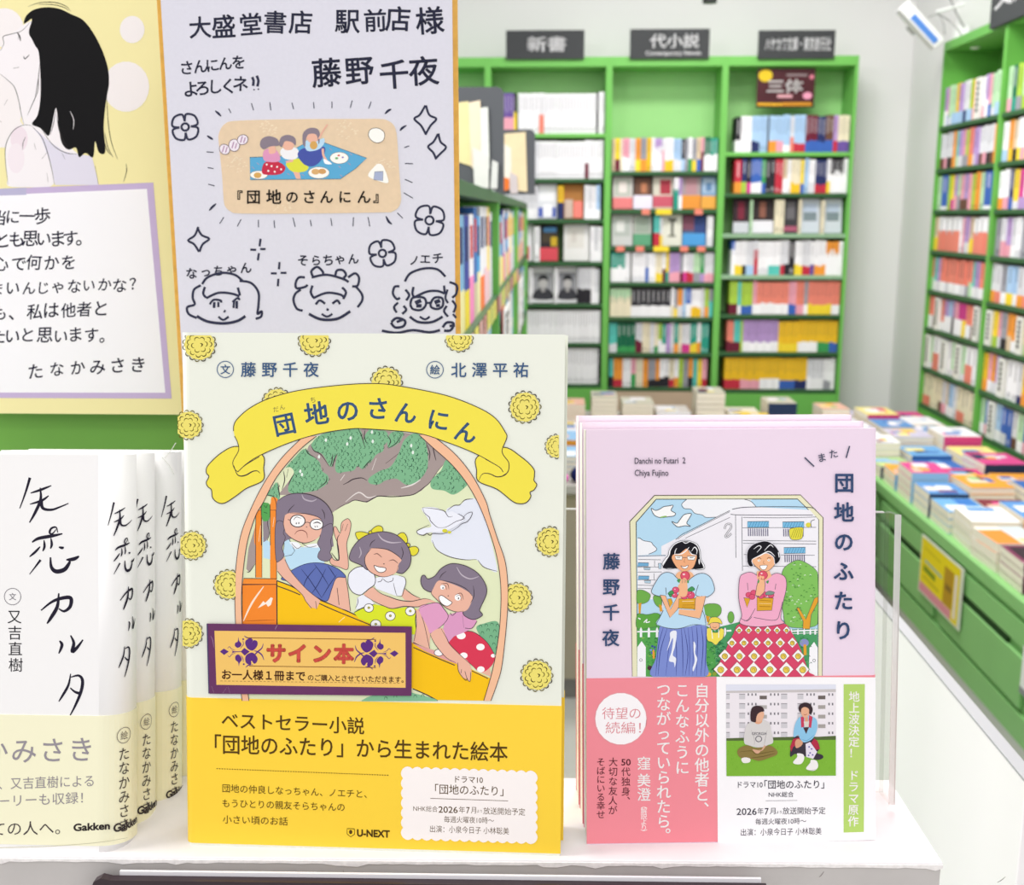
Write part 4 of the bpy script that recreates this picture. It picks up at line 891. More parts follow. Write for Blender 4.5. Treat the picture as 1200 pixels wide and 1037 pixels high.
def white_book(M, label, cover, spine_on):
    root = empty('card_book', M, label, 'book')
    # plan outline: flat front, rounded spine at +x, flat back
    n = 8
    cx, cy = BW-WR, WR
    arc = [(cx+WR*math.cos(a), cy+WR*math.sin(a)) for a in [-math.pi/2+(math.pi/2)*i/n for i in range(n+1)]]
    r2 = .006
    arc2 = [(BW-r2+r2*math.cos(a), WT-r2+r2*math.sin(a)) for a in [math.pi/2*i/n for i in range(n+1)]]
    out = [(0, 0)] + arc + arc2 + [(0, WT)]
    t = .0012
    inn = [(0, WT-t)] + [(x-t*.7, y-t*.7) for x, y in arc2[::-1]] + [(x-t*.8, y+t*.8) for x, y in arc[::-1]] + [(0, t)]
    c = MB().ext(out+inn, 0, WHH).build('cover', WJ, root)
    for p in c.data.polygons: p.use_smooth = abs(p.normal.z) < .5 and p.area < 9e-4
    MB().box(.001, t+.0003, .002, BW-.009, WT-t-.0003, WHH-.002).build('page_block', PAGES, root)
    # cream band, taller towards the fore edge
    zt = mW(60, 838)[1]; zb = mW(60, 990)[1]
    o2 = [(0, -.0003)] + [(x+.0003*math.cos(a), y+.0003*math.sin(a)) for (x, y), a in zip(arc, [-math.pi/2+(math.pi/2)*i/n for i in range(n+1)])] + [(x+.0003*math.cos(math.pi/2*i/n), y+.0003*math.sin(math.pi/2*i/n)) for i, (x, y) in enumerate(arc2)] + [(0, WT+.0003)]
    o2i = [(0, WT)] + arc2[::-1] + arc[::-1] + [(0, 0)]
    band = MB().ext(o2+o2i, zb, zt).build('paper_band', CREAM, root)
    N = '#1f1b2e'
    if cover:
        A = Art(mW, 6e-5)
        A.fr(0, 500, 3.9875)
        for s, w, t_ in SJ: A.ln(s, N, w*1.45, t_)
        A.fr(0, 760, 3.742)
        for s, w, t_ in TA: A.ln(s, N, w*1.4, t_)
        A.fr().ell(14.8, 699, 9.7, 9.7, None, '#6a6670', .7).ch('文', 14.8, 699, 9, '#6a6670')
        A.row('又吉直樹', 17, 722.5, 18.5, 779, 17.5, '#1a1a22')
        A.build('cover_lettering', root)
        A = Art(mW, 3.8e-4)
        A.fr(0, 760, 3.742)
        A.row('かみさき', -20, 450, 358, 440, 31.5, '#98929a', bold=.004)
        A.fit('、又吉直樹による', -5, 592, 412, 578, 56, '#938d93'); A.fit('ーリーも収録！', -5, 668, 365, 652, 56, '#938d93')
        A.fit('ての人へ。', -35, 790, 265, 783, 66, '#4c4444'); A.fit('Gakken', 323, 782, 484, 773, 44, '#3c3434', .035)
        A.ln('0 872 200 866 420 850 560 828', '#c9c4a8', 2.5)
        A.build('band_lettering', band)
    # spine lettering
    q = WR*math.pi/2
    A = Art(spine_map, 6e-5, spine_put()); s0 = spine_on
    k = WHH/467.0
    for src, oy_, sc_ in ((SJ, 500, 3.9875), (TA, 760, 3.742)):
        for st, w, t_ in src:
            P = [(s0 + (x/sc_-(57 if src is SJ else 84))*.00021 + (0 if src is SJ else .0006), WHH - (605+(y/sc_+oy_-583)*.745-532)*k) for x, y in nums(st)]
            A._stroke(catmull(P, False), N, w/sc_*k*.95, t_)
    A.build('spine_lettering', root)
    A = Art(spine_map, 3.8e-4, spine_put())
    class _: pass
    def vch(c, v, size, col='#4a4440', bold=0.0, rot=0):
        V, Fc = glyph(c, bold); A._add([(s0+(gx-.5)*size*.9, v+(gy-.38)*size) for gx, gy in V], Fc, col)
    zc = zt - .010
    A.ell(s0, zc, .0034, .0036, None, '#7a746c', .0003); vch('絵', zc, .0042, '#7a746c')
    for i, c in enumerate('たなかみさき'): vch(c, zc-.0085-i*.0066, .0066)
    V, Fc = glyph('Gakken', .035); a_, b_ = min(v[0] for v in V), max(v[0] for v in V)
    A._add([(s0-.005+(gx-a_)/(b_-a_)*.0150, zb+.0075+(gy-.3)*.0052) for gx, gy in V], Fc, '#3c3434')
    A.build('spine_band_lettering', band)
    return root
q_ = WR*math.pi/2
white_book(MW, 'white book with brush-written title and cream band, frontmost of the white row', True, q_*.62)
white_book(mull(MW, .0010, WT+.0010), 'white book second in the row, its spine just behind the front copy', False, q_*.72)
white_book(mull(MW, .0066, 2*WT+.003), 'white book third in the row, set further out, in clear film', False, q_*.74)
white_book(mull(MW, .0092, 3*WT+.007), 'white book last in the row, mostly hidden by the others', False, q_*.8)

# crumpled clear film at the upper corner and foot of the white books
def film():
    R = random.Random(6); bm = bmesh.new(); nx, ny = 15, 7; G = []
    for j in range(ny):
        row_ = []
        for i in range(nx):
            u, v = i/(nx-1), j/(ny-1)
            p = ony(150+58*u, 535-15*u**3*(1-v)+v*(3+16*u*u), .528+.006*v+.0012*math.sin(u*9+v*3))
            row_.append(bm.verts.new(p + Vector((0, R.uniform(-1, 1)*.0004, 0))))
        G.append(row_)
    for j in range(ny-1):
        for i in range(nx-1):
            bm.faces.new((G[j][i], G[j][i+1], G[j+1][i+1], G[j+1][i]))
    me = bpy.data.meshes.new('plastic_film'); bm.to_mesh(me); bm.free(); me.materials.append(FILM)
    for f in me.polygons: f.use_smooth = True
    o = link('plastic_film', me)
    setp(o, 'crumpled clear plastic film over the top corner of the last white book', 'plastic film')
    for pts, r in (((( 193, 537), (201, 527), (206, 519)), .0002), (((190, 536), (198, 545), (204, 556)), .00018), (((196, 531), (205, 530)), .00018)):
        b = MB().tube([ony(x, y, .5255) for x, y in pts], r, 6); b.build('film_fold_glint', ACRYL_EDGE, None).parent = o  # opaque pale tubes stand for light glinting along the film's folds
film()

# ================================================================ autograph board (white, gold edge)
def board():
    Y = .635
    p = [ony(*q, Y) for q in ((205.5, 400), (539, 400), (536.5, -14), (184.5, -14))]
    zt_ = p[3].z; zb = p[0].z - .10
    xl, xr = (p[0].x+p[3].x)/2, (p[1].x+p[2].x)/2
    M = Matrix.Translation((xl, Y, zb)); M = frame(Vector((xl, Y, zb)), Vector((1, 0, 0)), Vector((p[3].x-p[0].x, .0, p[3].z-p[0].z)))
    W, H = xr-xl, zt_-zb; mp = plane_map(M)
    root = empty('autograph_board', M, 'white autograph board with gold edge, handwriting and three cartoon faces', 'board')
    MB().box(0, .0004, 0, W, .0028, H, .0003).build('board_backing', mat('gold_edge', '#dba544', .35, .5, .1, 200), root)
    ml, mr = .0024, .0028
    MB().box(ml, 0, .0015, W-mr, .0006, H-.0022).build('board_face', mat('board_paper', '#dcdbe7', .6, .2, .015, 500), root)
    A = Art(mp, 8e-5); N = '#33354c'; A.wk = 1.6
    for c, x, y, s in (('大',234.5,32,27),('盛',262,31,29),('堂',294,28.5,28),('書',322.5,26,28),('店',352.6,26,29),('駅',407,24.7,30),('前',439.7,24,28),('店',466.6,22,31),('様',503.6,24,34)):
        A.ch(c, x, y, s, N, random.Random(int(x)).uniform(-6, 3), .016)
    A.row('さんにんを', 218.6, 79.5, 279.7, 73.5, 17, N, -3, .018, jit=.8); A.row('よろしくネ', 223.5, 105, 281.5, 98.5, 19, N, -3, .018, jit=.8)
    A.fr(180, 0, 3.158).ln('365 285 370 300 368 318', N, 6).ln('382 280 388 300 384 320', N, 6).ell(372, 332, 3, 3, N).ell(388, 330, 3, 3, N).fr()
    for c, x, y, s in (('藤',382.6,85,36),('野',421,82.5,35),('千',461.8,87,36),('夜',496.6,83,36)): A.ch(c, x, y, s, N, -4, .016)
    S1, S2 = (180, 0, 3.158), (180, 200, 3.158)
    A.fr(*S1)
    for s in ('228 410 240 420 250 430', '278 402 286 418', '362 382 370 408', '430 378 434 408', '512 380 518 404', '592 378 594 402', '660 376 660 400', '735 372 728 398', '805 376 796 402', '880 404 868 410 856 422', '936 464 920 474 912 484', '946 540 928 546', '930 605 960 606', '198 502 210 510 220 516', '196 562 222 564', '200 620 222 624'): A.ln(s, N, 5.5, 2)
    A.fr(*S2)
    for s in ('202 50 226 56', '232 122 218 134 206 148', '260 172 245 196', '324 180 310 206', '388 182 388 210', '446 184 448 212', '516 174 524 208', '580 182 584 206', '656 176 660 204', '740 172 738 206', '794 172 800 206', '860 168 870 188 882 198', '902 156 922 176', '930 32 958 44', '926 82 960 102'): A.ln(s, N, 5.5, 2)
    def flower(cx, cy, r, rot=0):
        for k in range(4):
            a = rot+k*math.pi/2+.4
            A.ln([(cx+r*(.35*math.cos(a-.8))*1.2, cy+r*.35*math.sin(a-.8)*1.2), (cx+r*.95*math.cos(a-.62), cy+r*.95*math.sin(a-.62)), (cx+r*1.08*math.cos(a), cy+r*1.08*math.sin(a)), (cx+r*.95*math.cos(a+.62), cy+r*.95*math.sin(a+.62)), (cx+r*.42*math.cos(a+.8), cy+r*.42*math.sin(a+.8))], N, 5)
        A.ell(cx, cy, r*.27, r*.27, None, N, 5)
    A.fr(*S1); flower(117, 470, 50, .3); A.fr(*S2); flower(1021, 184, 56, .5); flower(847, 306, 50, .2)
    A.fr(*S1)
    for s in ('1006 390 985 425 965 440 990 465 1008 498', '1008 390 1020 425 1046 440 1025 465 1006 498', '1052 496 1036 525 1016 543 1035 565 1046 590', '1054 494 1062 525 1082 545 1060 570 1042 588'): A.ln(s, N, 5)
    A.fr(*S2)
    for s in ('166 208 152 240 128 258 150 272 168 300', '162 210 178 238 206 252 182 272 170 300', '396 252 392 280', '390 305 386 332', '358 292 380 293', '395 290 415 290', '466 338 464 365', '462 400 460 428', '434 380 456 380', '470 378 492 378'): A.ln(s, N, 5)
    A.fr().row('なっちゃん', 225, 319.5, 288, 313.5, 14, N, -2, .02, jit=.8).row('そらちゃん', 355, 305.5, 414, 303.5, 14, N, 0, .02, jit=.8).row('ノエチ', 485, 305, 512.5, 302.5, 13, N, 0, .02, jit=.8)
    A.fr(*S2)
    for s, w in (('180 420 200 395 250 378 300 385 330 408', 5.5), ('175 424 150 440 145 470 152 495 125 505 130 530 160 545', 5.5), ('318 408 360 415 388 450 388 500 385 530 400 520 398 540 378 548', 5.5), ('190 430 184 455 195 470', 5.5), ('195 472 240 452 290 455 318 465', 5.5), ('312 432 320 462', 5.5), ('208 495 222 478 248 480 250 488', 5), ('225 486 224 508', 6), ('240 486 240 505', 5), ('292 486 310 472 320 478', 5), ('298 482 296 508', 5), ('308 482 308 510', 6), ('240 540 258 552 278 540', 5), ('260 518 266 522', 6), ('160 538 200 558 260 565 310 556 340 538', 6.5),
                 ('585 395 640 385 700 400 722 412', 5.5), ('545 440 525 455 518 480 530 510 552 518', 5.5), ('745 425 770 455 772 480 755 505', 5.5), ('590 392 584 372 605 356 625 372 628 388', 5.5), ('560 395 538 395 526 415 530 435 560 430 570 422', 5.5), ('672 395 678 370 700 368 712 385 700 400', 5.5), ('720 395 745 380 760 395 755 425 735 428', 5.5), ('588 425 582 450 592 470', 5.5), ('590 472 640 452 690 458 706 470', 5.5), ('698 432 712 450 702 475', 5.5), ('600 495 615 480 635 492', 5.5), ('662 492 680 480 690 494', 5.5), ('622 530 642 540 662 530', 5), ('640 512 648 516', 5.5), ('575 530 620 550 680 548 728 520', 6.5),
                 ('930 410 950 380 1000 362 1050 365 1080 392', 5.5), ('962 430 958 455 965 468', 5.5), ('962 470 1010 448 1050 445 1078 455', 5.5), ('1075 425 1078 455', 5.5), ('950 495 960 470 1000 470 1008 495 990 515 960 512 950 495', 5.5), ('1025 490 1040 470 1068 472 1070 500 1050 512 1028 505 1025 490', 5.5), ('1008 490 1025 488', 5), ('968 490 990 480', 9), ('972 500 992 500', 8), ('1040 488 1060 480', 9), ('1045 500 1060 498', 7), ('985 540 1005 550 1022 540', 5), ('948 540 980 560 1030 560 1070 540', 6), ('910 428 892 430 886 455 900 475 912 470', 5.5), ('932 440 946 460 935 480', 5.5), ('905 488 890 505 900 525', 5.5), ('925 500 935 515 920 530', 5.5), ('1095 412 1122 425 1120 455 1105 470', 5.5), ('1088 440 1080 470 1090 490', 5), ('1105 480 1118 500 1110 525', 5.5), ('1085 500 1075 520 1090 540', 5.5), ('1108 530 1120 545', 5), ('880 560 900 545 930 555 925 575 895 580 878 562', 6), ('900 560 920 552', 6), ('845 592 900 600 960 590 1020 598 1060 590', 6), ('1070 580 1085 562 1110 565 1100 590 1075 592', 6), ('1095 575 1115 572', 6)): A.ln(s, N, w)
    A.build('handwriting', root)
    # sticker card
    C3 = (250, 130, 5.3333)
    A = Art(mp, 3.2e-4)
    pts = A.fr(*C3).P('34 190 34 150 48 110 75 80 120 64 300 56 600 51 900 50 1040 50 1085 58 1125 85 1143 130 1150 190 1160 350 1172 520 1172 565 1155 605 1115 630 1060 634 600 641 180 641 110 628 78 600 66 560 55 400')
    A.fr()
    P = [mp(x, y) for x, y in catmull(pts, True, 3)]
    card = MB().ext(P, -.0003, .0001, 'y').build('sticker_card', mat('tan_card', '#e6cdae', .5, .25, .03, 300), root)
    A.fr(*C3)
    R = random.Random(9)
    for cx, cy, r in ((352, 105, 58), (842, 118, 68), (145, 330, 66), (1075, 345, 58), (430, 610, 55)):
        for k in range(26):
            a = R.uniform(0, 6.28); q = r*math.sqrt(R.uniform(.05, 1)); x, y = cx+q*math.cos(a), cy+q*math.sin(a)*.85
            if y > 628: continue
            A.ln([(x-6, y+2), (x, y-6), (x+7, y)], '#f3e2c8', 4, 2)
    A.poly('230 290 420 285 560 210 700 200 960 295 890 360 795 425 232 430', '#5eabd6', '#3a5a72', 2.5)
    for x, y in ((280, 330), (735, 240), (850, 330), (790, 350), (700, 400), (560, 400), (860, 270), (470, 395), (250, 355), (800, 405)): A.ln([(x-8, y-6), (x+8, y+6)], '#d68a96', 6, 2)
    for x, y, rx, ry in ((286, 400, 55, 26), (660, 386, 66, 36), (788, 294, 58, 36)): A.ell(x, y, rx, ry, '#fbf8f2', '#8a8076', 2.5)
    A.ell(278, 402, 24, 18, '#d8a860').ell(640, 380, 26, 18, '#dcae74').ell(682, 378, 24, 17, '#d3a066').ell(772, 296, 10, 7, '#6fae72').ell(785, 278, 8, 6, '#d66').ell(810, 290, 7, 5, '#8a76b8')
    A.blob('305 385 320 325 380 312 430 330 452 360 420 395 340 400', '#c8324c').blob('320 310 315 255 350 235 395 245 420 300 390 320', '#e09ac0').blob('352 215 385 222 390 260 350 265', '#ecb7a2').blob('293 215 305 175 350 158 400 175 412 215 375 220 350 225 315 240', HAIR2 := '#8b7f8c')
    for x, y in ((335, 335), (365, 345), (400, 350), (345, 375), (385, 380), (425, 365)): A.ell(x, y, 6, 6, '#fbf3f3')
    A.blob('455 330 500 305 550 300 595 345 580 375 520 385 480 370', '#dfe04a').blob('420 265 430 235 470 228 520 232 535 265 515 300 450 300', '#f2f1f4').blob('440 190 500 195 495 240 445 240', '#ecb7a2').blob('413 210 425 165 470 150 512 170 515 215 490 195 450 190 430 225', HAIR2).poly('500 380 540 385 548 425 520 425', '#ecb7a2').ln('455 320 500 310', '#ecb7a2', 14)
    A.blob('528 275 560 235 640 225 700 230 680 300 630 345 570 335', '#4a58a8').blob('570 200 600 180 650 185 690 170 695 200 660 240 590 250', '#bcdcf2').blob('580 145 640 140 650 190 600 195', '#ecb7a2').blob('560 200 562 140 600 108 650 112 668 150 660 210 645 150 600 145 580 175 575 225', HAIR2).ln('660 175 690 120 715 85', '#ecb7a2', 10).ln('685 235 690 280 720 330', '#ecb7a2', 14).blob('690 300 715 310 742 332 700 330', '#fbfbfd').ell(628, 215, 24, 26, '#d8a860')
    A.blob('970 150 985 115 1030 108 1068 135 1065 180 1030 200 990 185', '#fbf9f4', '#6a625c', 3.5).blob('968 405 1010 345 1035 330 1065 350 1095 445 1040 440', '#fbf9f4').poly('1010 380 1062 378 1060 436 1003 430', '#aab4d2', '#6f7890', 3)
    for cx, cy, rot in ((72, 240, 40), (132, 215, 0), (185, 180, -30)): A.ell(cx, cy, 34, 30 if rot else 38, '#efe6f0', '#7a6a74', 4, rot).ln([(cx-14, cy+18), (cx-2, cy-22)], '#b896b4', 8).ln([(cx+6, cy+20), (cx+16, cy-14)], '#b896b4', 8)
    for c, x, s in (('『', 145, 82), ('団', 252, 92), ('地', 379, 98), ('の', 493, 84), ('さ', 600, 90), ('ん', 708, 88), ('に', 823, 86), ('ん', 942, 90), ('』', 1040, 82)): A.ch(c, x, 537, s, '#231d1c', 0, .018, sc=True)
    A.build('card_print', card)
board()

# ================================================================ poster with a woman's portrait
def poster():
    Y = .70
    bl, br = ony(-60, 484, Y), ony(203, 483, Y); tr_ = ony(187, -20, Y)
    M = frame(Vector((bl.x, Y, bl.z)), Vector((1, 0, 0)), Vector((tr_.x-br.x-.002, 0, tr_.z-br.z))); mp = plane_map(M)
    W = br.x-bl.x+.013; H = tr_.z-bl.z
    root = empty('shop_poster', M, 'yellow poster of a black-haired woman above a purple-framed handwritten message', 'poster')
    MB().box(0, 0, 0, W, .0015, H).build('poster_board', mat('poster_yellow', '#f6ecb0', .5, .25, .01, 40), root)
    A = Art(mp, 8e-5); K2 = '#2a2626'; S = (0, 0, 3.99)
    A.fr(*S)
    WD = '#f6f0f1'
    A.ell(618, 138, 58, 64, WD).ell(590, 405, 108, 118, WD).ell(20, 130, 90, 92, WD).ell(-20, 470, 130, 210, WD).poly('-30 500 60 500 110 590 60 690 -30 690', WD)
    SKN = '#f7f2f6'
    A.blob('140 100 60 155 15 172 20 205 -10 240 -40 260 -40 330 0 345 40 380 70 410 88 470 100 540 112 580 180 600 240 620 300 540 300 200 220 110', SKN)
    A.blob('112 580 60 615 30 680 25 760 36 830 40 870 140 875 240 870 300 780 300 720 260 690 200 640 150 590', SKN)
    A.poly('140 580 220 560 300 600 330 690 370 724 330 722 300 712 258 690 200 645', SKN)
    A.poly('230 660 300 708 360 720 430 730 462 865 258 865 240 770 190 640 150 590', '#e3dfef')
    A.ell(90, 650, 40, 60, '#f1e3ec').ell(75, 740, 40, 70, '#f4eaf1')
    A.blob('112 110 122 75 160 45 220 34 280 42 330 65 390 95 440 160 480 240 505 320 510 390 500 450 490 520 485 600 492 710 462 712 445 660 435 735 400 715 370 735 355 690 320 700 290 670 275 600 262 505 240 600 225 635 190 600 150 580 175 540 188 470 190 380 182 250 165 215 150 185 135 150 150 90 130 100', '#0b0a0d')
    for s in ('132 30 190 12 260 12 310 30 330 52', '180 20 250 22 300 35 322 50', '140 105 100 145 50 160 15 172 18 205 0 240', '0 345 40 378 68 408 88 470 100 535 112 580', '150 588 110 585 62 612 30 670 25 740 38 862', '150 590 200 650 235 760 255 862', '195 605 250 680 310 715 360 720', '445 775 460 862', '500 450 505 560 520 660 550 745', '490 620 505 690 530 735', '590 765 592 800 578 850', '180 340 178 420 150 490 128 540', '186 300 178 380 165 450', '120 640 108 670 106 700', '160 670 168 700', '222 710 195 745', '220 810 226 855', '290 715 305 745', '262 515 250 580 235 630', '268 560 290 640 305 690', '265 540 280 620 320 695', '485 650 500 700 520 725', '0 565 8 572', '20 492 36 465'): A.ln(s, K2, 3.2, 2)
    A.ln('80 150 92 170 96 192', '#5a5658', 7, 2).ln('88 155 86 185', '#5a5658', 4, 2).ln('62 320 90 314', '#5a5658', 5, 2).ln('110 262 118 275 138 255', '#5a5658', 5, 2).ln('328 520 345 560 342 605', '#f7f2f6', 3, 2)
    # message panel
    A.fr(0, 200, 3.24).poly('-150 75 582 45 652 865 -150 862', '#c9b6dc').poly('-150 98 558 69 628 843 -150 842', '#fbfaff')
    A.poly('-150 75 100 64 100 92 -150 98', '#bdb9d8')
    N = '#1c1b36'
    for t, x0, y0, x1, y1, s in (('当に一歩', -4, 176, 162, 168, 62), ('とも思います。', 10, 260, 318, 252, 64), ('心で何かを', 8, 352, 258, 345, 62), ('まいんじゃないかな？', -10, 448, 516, 430, 56), ('も、私は他者と', 2, 540, 384, 520, 62), ('たいと思います。', -10, 628, 405, 622, 62), ('たなかみさき', 138, 760, 528, 735, 62)):
        A.row(t, x0, y0, x1, y1, s/3.24, N, -2, .012, jit=4, shear=.08)
    A.build('poster_print', root)
    return M
poster()
# the green back board and post of the near shelf unit
def near_shelf():
    Y = .71
    a, b = ony(-90, 560, Y), ony(530, 560, Y)
    root = empty('display_shelf', Vector((a.x, Y, 1.0)), 'green shelf unit behind the poster and the white books', 'shelf')
    W = b.x-a.x
    MB().box(0, .0035, 0, W, .022, .95).build('back_panel', GREEN_N, root)
    MB().box(0, -.12, .20, W-.03, .0033, .216).build('shelf_board', GREEN_N, root)
near_shelf()

# ================================================================ clear acrylic stand behind the pink novels
def acrylic():
    o = lean(MP, 0, N3Y+PT*1.01+.0026, 9.1); th_ = math.radians(9.1)
    b = onz(862, 940, ZP); b.y = o.translation.y + .0005
    M = frame(Vector((0, b.y, ZP+.0002)), Vector((1, 0, 0)), Vector((0, math.sin(th_), math.cos(th_)))); mp = plane_map(M)
    xa = mp(560, 700)[0]; xb = mp(1040, 700)[0]; H = mp(672, 597.5)[1]
    M = M @ Matrix.Translation((xa, 0, 0)); W = xb-xa
    root = empty('acrylic_stand', M, 'clear acrylic stand rising behind the pink novels', 'display stand')
    MB().box(0, 0, 0, W, .003, H).build('back_sheet', ACRYL, root)
    MB().box(W-.0022, -.016, 0, W+.0004, -.0001, H+.001).build('side_sheet', clear_mat('thin_acrylic', (.95, .95, .94), .02, .05, 1.12), root)
    MB().box(W-.0022, -.0166, 0, W+.0004, -.0161, H+.001).build('front_edge', FROST, root)
    MB().box(W+.0005, -.0166, 0, W+.0008, -.0155, H+.001).build('corner_glint', ACRYL_EDGE, root)  # pale opaque strip stands for the glint along the acrylic corner
    MB().box(0, -.0002, H, W-.0025, .0032, H+.0007).build('polished_edge', ACRYL_EDGE, root)
acrylic()

# white partition at the right of the display
def partition():
    X = .300
    p1, p2 = onx(1050, 735, X), onx(1199, 905, X)
    z = (p1.z+p2.z)/2
    root = empty('partition_panel', Vector((X, 0, 0)), 'plain white partition panel standing right of the riser', 'panel')
    MB().box(0, .655, 0, .009, 1.30, z-.002, .0008).build('panel_board', mat('white_laminate', '#faf8fa', .45, .3), root)
    MB().box(-.0004, .654, z-.002, .0094, 1.301, z, .0004).build('edge_strip', mat('grey_edge_strip', '#a9a9ad', .4, .4), root)
partition()
# ================================================================ room shell
def structure(name, mb, m): return setp(mb.build(name, m), kind='structure')
structure('floor', MB().box(-3, -2, -.02, 4, 6, 0), mat('floor_tile', '#cfcdca', .4, .3, .03, 2))
structure('wall_back', MB().box(-3, 5.30, 0, 4, 5.4, 3.1), WALL)
structure('wall_right', MB().box(1.80, -2, 0, 1.9, 5.3, 3.1), WALL)
pil = onx(1049, 250, 1.60)
structure('wall_pillar', MB().box(1.60, 4.76, 0, 1.80, 5.30, 3.1, .006), WALL)

ORD = ['first', 'second', 'third', 'fourth', 'fifth', 'sixth', 'seventh', 'eighth', 'ninth', 'tenth', 'eleventh', 'twelfth', 'thirteenth', 'fourteenth', 'fifteenth', 'sixteenth', 'seventeenth', 'eighteenth', 'nineteenth', 'twentieth'] + [f'{n}th' for n in range(21, 80)]
CN = {'w': ('white', '#f5f4f8'), 'p': ('purple', '#6f55a0'), 'k': ('black', '#2d2b31'), 'y': ('yellow', '#efc02e'), 'Y': ('bright yellow', '#f2d53c'), 'r': ('red', '#c23446'),
      'o': ('orange', '#ee9a3c'), 's': ('salmon', '#e88775'), 'g': ('green', '#3f9a58'), 't': ('teal', '#2f9a86'), 'b': ('blue', '#3f66b8'), 'l': ('light blue', '#a9c9ea'), 'n': ('navy', '#2c3566'),
      'c': ('cream', '#e9dfc4'), 'e': ('beige', '#d8c2a4'), 'd': ('brown', '#6b4a3c'), 'v': ('lavender', '#b596cc'), 'i': ('pink', '#e9a3b4'), 'm': ('magenta', '#cf3f8e'), 'a': ('grey', '#9b9ba4'),
      'L': ('lime', '#a9cb4a'), 'G': ('dark green', '#1f6a4c'), 'T': ('pale green', '#b9dcb4'), 'A': ('light grey', '#dcdce2'), 'C': ('turquoise', '#5cc2b8'), 'M': ('maroon', '#6e2438')}
def cname(k): return CN[k][0]
def chex(k, R=None, j=.05):
    c = lin(CN[k][1])
    if R: f = 1+R.uniform(-j, j); c = tuple(min(1, v*f) for v in c)
    return c
def spine_book(name, w, h, d, top, band, frac, R, title=True):
    """a spine-out book: x across, y into the shelf, z up"""
    tc = chex(top, R); P = [(0, 0, 0, w, d, h, [tc, tc, tc, lin('#e9e4d6'), tc, lin('#efeadd')])]
    if band: bc = chex(band, R); P.append((-.0003, -.0004, .0006, w+.0003, d*.9, h*frac, bc))
    if title and w > .008:
        dk = '#3a3a44' if sum(tc) > .9 else '#e8e6ea'
        z1 = h*R.uniform(.90, .95); z0 = h*R.uniform(.48, .6)
        P.append((w*.36, -.0007, z0, w*.64, 0, z1, tuple(a*.45+b*.55 for a, b in zip(lin(dk), tc))))
        if not band: P.append((w*.25, -.0007, h*.06, w*.75, 0, h*R.uniform(.12, .2), tuple(a*.4+b*.6 for a, b in zip(lin(dk), tc))))
    return book_mesh(name, P)
def face_book(name, w, h, t, bg, blocks):
    """a face-out book; blocks: (x0,z0,x1,z1,colour) in fractions of the cover"""
    c = lin(bg) if bg.startswith('#') else chex(bg)
    P = [(0, 0, 0, w, t, h, [c, c, c, c, c, lin('#efeadd')])]
    for i, (x0, z0, x1, z1, col) in enumerate(blocks):
        P.append((w*x0, -.0004-.0002*i, h*z0, w*x1, 0, h*z1, lin(col) if col.startswith('#') else chex(col)))
    return book_mesh(name, P)

N_PAPER = [0]; CAP = 290
REST = []          # plain thin white spines that stay one mass
def add_rest(me, M):
    REST.append((me, M))

# ================================================================ back wall shelf, four bays
YF = 5.05; YB = 5.27
posts = [-.86, (571, 0), (714, 0), (850.5, 0), (1010, 0)]
xs = [-.86] + [ony(p, 68, YF).x for p in (571.5, 714.5, 851)] + [ony(1010.5, 68, YF).x-.012]
ZT = ony(790, 66, YF).z
rowpx = {1: [77, 156, 209, 257, 307, 356.5, 402.5, 451], 2: [77, 200.5, 245.5, 289, 331, 372, 414, 454.5], 3: [77, 178.5, 226.5, 274, 322.5, 368.5, 412.5, 456], 0: [77, 156, 209, 257, 307, 356.5, 402.5, 451]}
def zrow(b, k): return ony(790, rowpx[b][k], YF).z
SIGN = {0: 'the bay nearest the side shelves', 1: 'the two-character sign', 2: 'the middle sign', 3: 'the longest sign'}
bay_label = {0: 'green bookshelf bay mostly hidden behind the side shelves', 1: 'green bookshelf bay under the two-character grey sign', 2: 'green bookshelf bay under the middle, curled-script grey sign', 3: 'green bookshelf bay beside the white pillar, under the longest grey sign'}
for b in range(4):
    x0, x1 = xs[b], xs[b+1]; pt = .014
    root = empty('bookshelf', Vector((x0, YF, 0)), bay_label[b], 'bookshelf', 'bookshelf bays along the back wall')
    W = x1-x0
    MB().box(0, 0, 0, pt, YB-YF, ZT, .001).build('side_panel', GREEN, root)
    MB().box(W-pt, 0, 0, W, YB-YF, ZT, .001).build('side_panel', GREEN, root)
    MB().box(pt, YB-YF-.012, 0, W-pt, YB-YF, ZT).build('back_panel', GREEN_B, root)
    MB().box(pt, 0, ZT-.04, W-pt, YB-YF-.012, ZT, .001).build('top_board', GREEN, root)
    for k in range(1, 8):
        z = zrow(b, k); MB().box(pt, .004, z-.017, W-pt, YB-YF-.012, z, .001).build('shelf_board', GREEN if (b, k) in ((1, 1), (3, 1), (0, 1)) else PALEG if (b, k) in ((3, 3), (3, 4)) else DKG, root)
    if b == 2: MB().box(pt, .006, ony(790, 474, YF).z-.3, W-pt, .02, zrow(2, 7)-.017).build('kickboard', mat('beige_board', '#c9b29a', .6, .2, .03, 20), root)
    else: MB().box(pt, .006, .3, W-pt, .02, zrow(b, 7)-.017).build('kickboard', GREEN, root)

